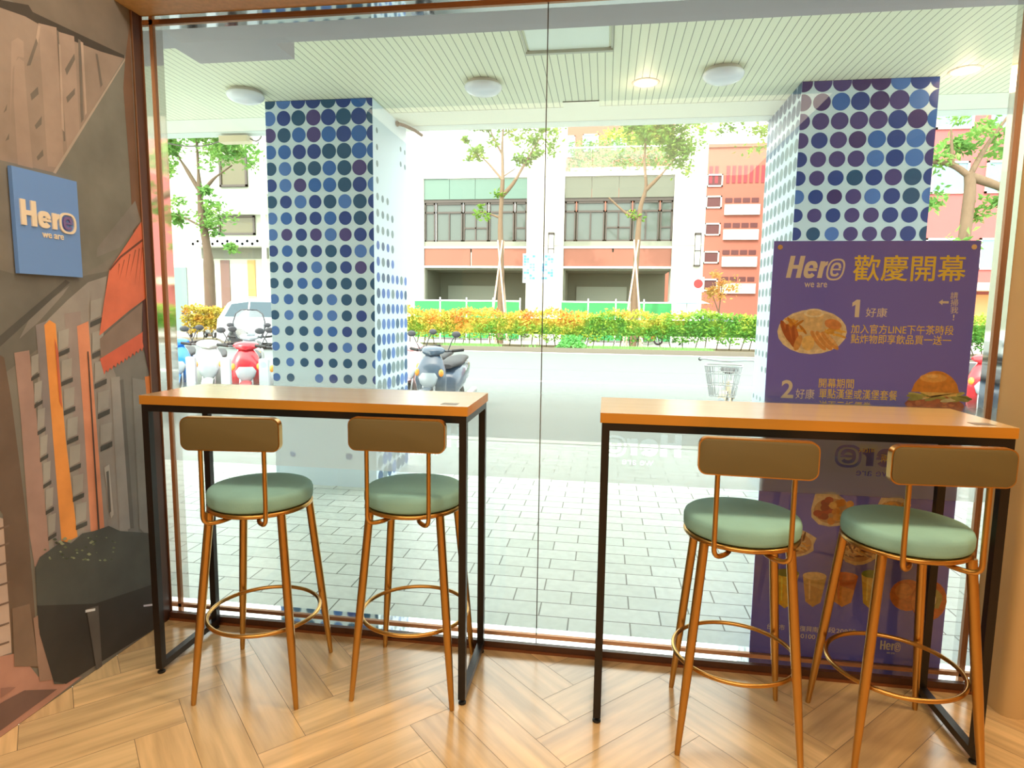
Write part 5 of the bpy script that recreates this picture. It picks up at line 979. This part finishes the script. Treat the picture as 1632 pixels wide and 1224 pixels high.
def wins(parent, rects, y, m_frame, m_pane, depth=.12):
    for (a, b, c, d) in rects:
        f = MB().box(a, b, y - depth, y + .02, c, c + .12).box(a, b, y - depth, y + .02, d - .12, d).box(a, a + .12, y - depth, y + .02, c, d).box(b - .12, b, y - depth, y + .02, c, d)
        fo = f.build('window', m_frame, parent, smooth=False); MB().box(a + .06, b - .06, y - .04, y, c + .06, d - .06).build('pane', m_pane, fo, smooth=False)
rb = thing('brick_block', 'tall red brick block with white banded windows and brown louvres beyond the far street corner', 'building', (8.0, 60, -.15))
MB().box(0, 7.0, 0, 8, 0, 16.3).box(-.1, 7.1, -.15, 8.1, 16.3, 16.6).build('wall', brick_o, rb, smooth=False)
wins(rb, [(.7, 2.1, z, z + 1.1) for z in (3.6, 6.1, 8.6, 11.0, 12.9)], 0, win_l, win_d)
for z in (3.4, 5.8, 8.2, 10.4):
    m = MB(); m.box(2.35, 5.4, -.25, .02, z, z + .9); m.build('balcony', win_l, rb, smooth=False)
    m = MB()
    for k in range(4): m.box(2.4 + k*.76, 2.4 + k*.76 + .62, -.05, .02, z + 1.1, z + 1.5)
    m.build('window', win_d, rb, smooth=False)
for k in range(11):
    if k == 2: continue
    MB().box(.9 + k*.5, .9 + k*.5 + .28, -.05, .02, 13.2, 14.7).build('louvre', mat('louvre_brown', (134, 44, 52), .6), rb, smooth=False)
for z in (3.8, 6.3, 8.8, 11.3): MB().box(6.3, 6.75, -.06, .02, z, z + 1.3).build('window', win_l, rb, smooth=False)
rb2 = thing('brick_house', 'pinkish red building with blue windows behind the tree right of the poster side pillar', 'building', (17.5, 45, -.15))
MB().box(0, 22, 0, 9, 0, 18).build('wall', mat('rose_brick', (168, 92, 90), .85, noise=.05, nscale=2), rb2, smooth=False)
wins(rb2, [(x, x + 2.2, z, z + 2.0) for z in (4.6, 9.4, 13.4) for x in (3.0, 6.2, 9.4)], 0, win_l, win_b)
MB().box(2.4, 12.5, -1.6, 0, 3.2, 3.7).build('canopy', mat('canopy_tan', (206, 176, 150), .8), rb2, smooth=False)
MB().box(3.0, 12.0, -.1, .02, .2, 3.0).build('shopfront', mat('shopfront_ochre', (210, 150, 96), .6), rb2, smooth=False)
bb = thing('back_tower', 'orange brick tower with white framed windows rising above the right bay terrace', 'building', (-5.5, 62, -.15))
MB().box(0, 13.2, 0, 6, 0, 24).build('wall', brick_r, bb, smooth=False)
wins(bb, [(1.0, 2.2, 16.2, 18.2), (2.9, 4.4, 16.7, 18.3), (5.6, 7.0, 16.7, 18.3)], 0, win_l, win_b)
lb = thing('corner_house', 'pale corner house with white balcony band and dotted canopy behind a street tree', 'building', (-27.2, 36, -.15))
wall_l = mat('cream_render', (176, 182, 164), .85, noise=.03)
MB().box(0, 7.0, 0, 8, 0, 14).build('wall', wall_l, lb, smooth=False)
MB().box(2.7, 6.9, -.5, 0, 7.1, 8.5).box(2.6, 7.0, -.6, 0, 8.3, 8.5).build('balcony', ledge_w, lb, smooth=False)
wins(lb, [(3.9, 5.7, 8.75, 10.6), (3.7, 6.1, 5.9, 7.05)], 0, frame_d, mat('amber_glass', (96, 92, 66), .1)); wins(lb, [(3.2, 6.6, 11.2, 12.3)], 0, ledge_w, win_l)
cp = MB().box(2.4, 6.9, -1.0, 0, 5.15, 5.55)
for k in range(14): cp.lathe([(1e-4, -1.004), (.09, -1.004)], 10, (2.6 + k*.32, 0, 5.35 + (.08 if k % 2 else -.08)), 1, axis='y')
cp.build('canopy', [ledge_w, mat('grey_dots', (120, 140, 160), .6)], lb, smooth=False)
MB().box(.5, 1.4, -.05, .02, 0, 3.95).build('door', mat('door_grey', (110, 128, 128), .6), lb, smooth=False)
MB().box(3.7, 4.3, -.05, .02, 0, 4.4).build('door', mat('door_brown', (112, 84, 74), .6), lb, smooth=False)
MB().box(5.5, 6.0, -.05, .02, 0, 4.4).build('door', mat('door_amber', (196, 140, 80), .6), lb, smooth=False)
MB().box(2.5, 6.9, -.08, .02, 4.5, 5.1).build('signboard', grey_p, lb, smooth=False)
pole = thing('street_pole', 'white street pole at the right edge of the pale corner house', 'pole', (-17.16, 30, -.15))
MB().lathe([(.16, 0), (.16, .3), (.12, .32), (.10, 9), (.08, 12)], 16).build('shaft', mat('pole_white', (232, 232, 226), .5), pole); MB().lathe([(.24, 0), (.24, .05), (.18, .07)], 16).build('base', alu, pole)
# street furniture
fg = mat('fence_mesh_green', (44, 138, 76), .7, noise=.08, nscale=20)
for x0, x1, lab in ((-10.0, -4.35, 'green mesh fence with white rail under the left bay of the office building'), (-2.25, 3.3, 'green mesh fence with white rail under the right bay of the office building')):
    t = thing('mesh_fence', lab, 'fence', (x0, 32.2, -.15), group='green mesh fences across the street'); w = x1 - x0
    MB().box(0, w, -.01, .01, .1, 2.0).build('mesh_panel', fg, t, smooth=False); MB().box(0, w, -.03, .03, 2.0, 2.07).build('rail', ledge_w, t, smooth=False)
    for k in range(5): MB().box(w*k/4 - .03, w*k/4 + .03, -.03, .03, 0, 2.2).build('post', ledge_w, t, smooth=False)
lp = thing('banner_post', 'grey street post carrying two blue banners in front of the middle stone column', 'post', (-2.87, 27, -.15))
MB().lathe([(.10, 0), (.10, .4), (.07, .45), (.06, 7)], 14).build('pole', mat('post_grey', (190, 188, 178), .5), lp)
bm_ = attr_mat('banner_print', .6)
for s, x0 in ((-1, -.68), (1, .10)):
    mb = MB(); mb.box(x0, x0 + .56, -.008, .008, 2.75, 3.95, 0, rgb(214, 232, 244)); rr = random.Random(5 + s)
    for i in range(4):
        for j in range(9):
            c = rr.choice([(70, 140, 200), (104, 176, 224), (150, 204, 236), (226, 240, 248)])
            a, b = x0 + .03 + i*.126, 2.88 + j*.115
            mb.poly([(a, -.0095, b), (a + .12, -.0095, b), (a + .12, -.0095, b + .108), (a, -.0095, b + .108)], 0, rgb(*c))
    mb.build('banner', bm_, lp, smooth=False, paint=True)
    MB().tube([(0, 0, 3.96), (x0 + .28 + s*.28, 0, 3.96)], .014, 6).tube([(0, 0, 2.74), (x0 + .28 + s*.28, 0, 2.74)], .014, 6).build('bracket', alu, lp)
def lantern(x, z0, z1, lab):
    t = thing('wall_lantern', lab, 'lantern', (x, 34, z0), group='tall wall lanterns on the stone columns'); h = z1 - z0
    MB().box(-.16, .16, -.22, 0, h - .12, h).box(-.16, -.13, -.22, -.19, 0, h).box(.13, .16, -.22, -.19, 0, h).box(-.16, .16, -.22, 0, 0, .08).box(-.16, .16, -.22, -.19, h*.45, h*.45 + .05).build('frame', frame_d, t, smooth=False)
    MB().box(-.125, .125, -.19, -.02, .08, h - .12).build('diffuser', ledge_w, t, smooth=False)
lantern(-2.95, 3.95, 5.55, 'tall dark framed wall lantern on the middle stone column'); lantern(4.62, 3.8, 5.5, 'tall dark framed wall lantern on the right stone column')
t = thing('traffic_sign', 'round red and white prohibition sign on the right stone column', 'sign', (4.75, 33.98, 2.92))
MB().box(-.30, .30, -.02, 0, -.42, .34).build('plate', ledge_w, t, smooth=False)
MB().lathe([(1e-4, -.024), (.18, -.024)], 28, axis='y').build('disc', ledge_w, t); g = MB().lathe([(.175, -.03), (.235, -.03), (.235, -.022)], 28, axis='y'); g.poly([(-.15, -.031, .12), (-.12, -.031, .15), (.15, -.031, -.12), (.12, -.031, -.15)][::-1]); g.build('ring', redlens, t)
t = thing('parasol', 'light blue parasol before the foot of the right stone column', 'parasol', (3.85, 30.9, -.15))
MB().lathe([(1.05, 2.0), (.7, 2.12), (.3, 2.26), (1e-4, 2.32)], 8).build('canopy', mat('sky_fabric', (150, 216, 232), .8), t); MB().lathe([(.03, 0), (.03, 2.3)], 10).build('pole', alu, t)
MB().lathe([(.3, 0), (.3, .1), (.04, .14)], 16).build('base', alu, t)
make_scooter('white far scooter parked behind the yellow shrub', MATS['white_paint'], (-19.0, 28.0, SR), .9); make_scooter('dark far scooter parked left of the white far one', MATS['slate_paint'], (-20.2, 28.3, SR), .6)
make_scooter('red far scooter by the right bay fence', MATS['red_paint'], (1.95, 30.6, SR), 1.2, trunk=True)
# trees
tree_l = leafmat('tree_leaves', [(.30, (66, 112, 42)), (.5, (112, 152, 54)), (.68, (168, 178, 74)), (.8, (190, 158, 76))], .9, .45)
tree_l2 = leafmat('street_tree_leaves', [(.30, (66, 124, 58)), (.5, (110, 158, 74)), (.7, (154, 180, 98))], .9, .45)
bark_p = mat('pale_bark', (112, 92, 72), .9, noise=.25, nscale=8, stretch=(3, 3, 1))
def tree(label, loc, limbs, clumps, lsize, lm, bk_=None, seed=1, group=None):
    t = thing('tree', label, 'tree', loc, group=group)
    m = MB()
    for pts, r0, r1 in limbs:
        P = bend(pts, .3, 4); n = len(P); m.tube(P, [r0 + (r1 - r0)*i/(n-1) for i in range(n)], 9)
    m.build('trunk', bk_ or bark_p, t); rr = random.Random(seed); mb = MB()
    for (c, rad, n) in clumps:
        c = Vector(c); rad = Vector(rad) if isinstance(rad, tuple) else Vector((rad,)*3)
        k = max(3, int(n/45))
        subs = [(c + Vector((rr.gauss(0, .45)*rad.x, rr.gauss(0, .45)*rad.y, rr.gauss(0, .45)*rad.z)), rr.uniform(.22, .45)) for _ in range(k)]
        for cc, f in subs:
            leaves(mb, int(n/k), lambda r: tuple(cc + Vector((r.gauss(0, .6)*rad.x*f, r.gauss(0, .6)*rad.y*f, r.gauss(0, .6)*rad.z*f))), lsize, rr)
    mb.build('foliage', lm, t, smooth=False)
    return t
tree('staked street tree with a slim pale trunk before the left bay of the office building', (-4.85, 29, -.15),
    [([(0,0,0), (.02,0,3.5), (-.05,0,5.5), (.05,0,7.6), (0,0,9.0), (.1,0,10.6)], .16, .04), ([(0,0,6.7), (.55,0,7.3), (1.25,-.2,8.4), (1.8,-.2,9.3)], .10, .03), ([(0,0,7.5), (-.7,.1,8.3), (-1.3,.1,8.75)], .06, .02), ([(0,0,5.75), (-.5,0,5.95), (-1.0,-.1,6.05)], .06, .02), ([(0,0,8.6), (-.5,.1,9.5), (-.9,.1,10.5)], .05, .02), ([(.05,0,7.6), (.6,.2,8.0)], .04, .02)],
    [((-.9,0,10.2), (1.2,.7,.6), 800), ((.3,0,10.2), (1.2,.8,.6), 700), ((1.7,-.2,9.4), (.85,.6,.9), 800), ((1.1,-.1,8.2), (.65,.5,.5), 260), ((-1.3,.1,8.7), (.6,.4,.4), 260), ((-1.0,-.1,6.2), (.35,.3,.45), 60), ((0,0,6.9), (.45,.35,.3), 50), ((-.3,0,9.2), (.5,.5,.5), 50)], .24, tree_l, seed=12, group='staked street trees')
tree('staked street tree with a forked top before the right bay of the office building', (1.30, 29, -.15),
    [([(0,0,0), (-.02,0,3.0), (.05,0,5.0), (.1,0,6.2), (.35,0,7.0), (.2,0,8.2), (.3,0,10.0)], .16, .04), ([(.3,0,6.9), (.9,0,7.5), (1.5,-.1,8.2)], .09, .03), ([(.05,0,5.7), (-.5,0,5.9), (-1.3,-.1,6.6)], .09, .04)],
    [((.4,0,9.7), (1.5,.8,1.0), 1300), ((1.7,-.1,8.8), (.85,.6,1.0), 900), ((1.3,0,9.9), (1.3,.8,.8), 900), ((2.0,0,8.0), (.4,.4,.6), 90), ((0,0,5.9), (.5,.3,.25), 60), ((-.6,.1,9.6), (.6,.5,.5), 120)], .24, tree_l, seed=14, group='staked street trees')
tree('leafy street tree with a dark trunk in front of the pale corner house', (-20.35, 30, -.15),
    [([(.1,0,0), (.1,0,4), (-.2,0,6.5), (-.25,0,8.0), (-.3,0,12.5)], .28, .05), ([(-.25,0,7.4), (-1.0,0,8.6), (-1.7,0,9.6)], .11, .04), ([(-.2,0,7.2), (.6,0,8.0), (1.6,0,8.6)], .10, .03), ([(-.2,0,5.6), (-1.0,0,6.0), (-1.8,0,6.3)], .06, .02), ([(-.1,0,5.4), (.8,0,5.6)], .05, .02)],
    [((-2.2,0,9.7), (1.0,.8,.9), 800), ((.2,0,10.3), (1.9,1.0,.7), 900), ((1.6,0,9.4), (1.5,1.0,.9), 900), ((-1.6,0,8.2), (.6,.5,.5), 110), ((-1.6,0,6.3), (1.1,.7,.6), 330), ((.2,0,5.9), (1.2,.8,.8), 420), ((-.3,0,7.2), (.7,.6,.3), 100), ((1.4,0,4.6), (.7,.5,.4), 150)], .30, tree_l2, bark, seed=16)
tree('spreading street tree right of the poster side pillar, its limbs under the arcade beam', (8.60, 17, -.15),
    [([(.2,0,0), (0,0,2.6), (.05,0,4.6), (0,0,4.95)], .15, .12), ([(0,0,4.9), (.7,0,4.65), (1.6,0,4.1)], .11, .07), ([(0,0,4.9), (-.4,0,5.2), (-1.2,0,5.3), (-2.4,0,5.5)], .08, .03), ([(0,0,4.9), (.3,0,5.6), (.8,0,6.4)], .07, .03), ([(-.4,0,5.2), (-.5,0,6.0)], .05, .02)],
    [((-.3,0,5.75), (1.0,.7,.5), 340), ((.8,0,5.9), (.9,.7,.6), 280), ((.6,-.3,3.9), (.55,.4,.5), 150), ((-.6,0,4.3), (.5,.4,.4), 60), ((-.2,0,3.2), (.5,.5,.5), 60), ((1.0,0,5.0), (.4,.4,.4), 60)], .20, tree_l2, seed=18)
tree('branching tree whose leafy boughs hang in the gap left of the poster side pillar', (7.2, 22, -.15),
    [([(.2,0,0), (0,0,3.5), (-.1,0,6.3)], .18, .12), ([(-.1,0,6.2), (-1.2,0,7.4), (-2.6,0,7.9), (-3.6,0,8.4)], .09, .02), ([(-.1,0,6.2), (-.9,0,6.3), (-1.6,0,7.0)], .07, .02), ([(-.1,0,6.2), (.3,0,7.6), (.3,0,8.6)], .08, .03), ([(-.1,0,5.4), (-1.0,0,5.5), (-1.7,0,5.7)], .04, .015)],
    [((-3.2,0,8.0), (1.2,.8,.45), 700), ((-2.0,0,7.5), (1.2,.8,.45), 480), ((-1.3,0,6.9), (.8,.6,.4), 330), ((-.6,0,8.0), (1.1,.8,.5), 400)], .19, tree_l, seed=20)
tree('copper leaved young tree before the red brick block', (6.9, 40, -.15),
    [([(0,0,0), (0,0,1.6), (.1,0,3.2)], .07, .03), ([(0,0,1.6), (-.4,0,2.6)], .04, .02)], [((-.5,0,2.6), (.9,.6,.8), 260), ((.5,0,2.9), (.8,.6,.8), 220)], .24, leafmat('copper_leaves', [(.3, (150, 150, 70)), (.55, (206, 160, 90)), (.75, (226, 130, 80))], 1.0, .35), seed=22)
tree('yellow green tree crown above the right bay terrace', (2.6, 43, -.15),
    [([(0,0,0), (0,0,8), (.1,0,11.5)], .25, .10), ([(0,0,9.5), (-.8,0,11.5)], .12, .05)], [((-.6,0,13.0), (1.9,1.2,.8), 800), ((.8,0,12.6), (1.4,1.0,.9), 460)], .30, leafmat('gold_green_leaves', [(.3, (130, 160, 60)), (.55, (196, 206, 80)), (.75, (226, 220, 110))], .9, .45), seed=24)
stake_m = mat('stake_wood', (204, 172, 152), .8, noise=.15, nscale=6)
first = None
for (x0, y, tops) in ((-4.85, 29.0, 'left bay'), (1.30, 29.0, 'right bay')):
    for k, (dx, dy, tx) in enumerate(((-.48, -.25, .08), (-.30, .35, .12), (.40, -.30, -.12), (.34, .35, -.06))):
        lab = 'pale wooden stake leaning on the %s street tree, %s' % (tops, ('front left foot', 'back left foot', 'front right foot', 'back right foot')[k])
        t = thing('tree_stake', lab, 'stake', (x0 + dx, y + dy, -.15), group='wooden stakes propping the street trees')
        MB().tube([(0, 0, 0), (tx - dx, -dy*.55, 4.75)], [.05, .04], 8).build('pole', stake_m, t)
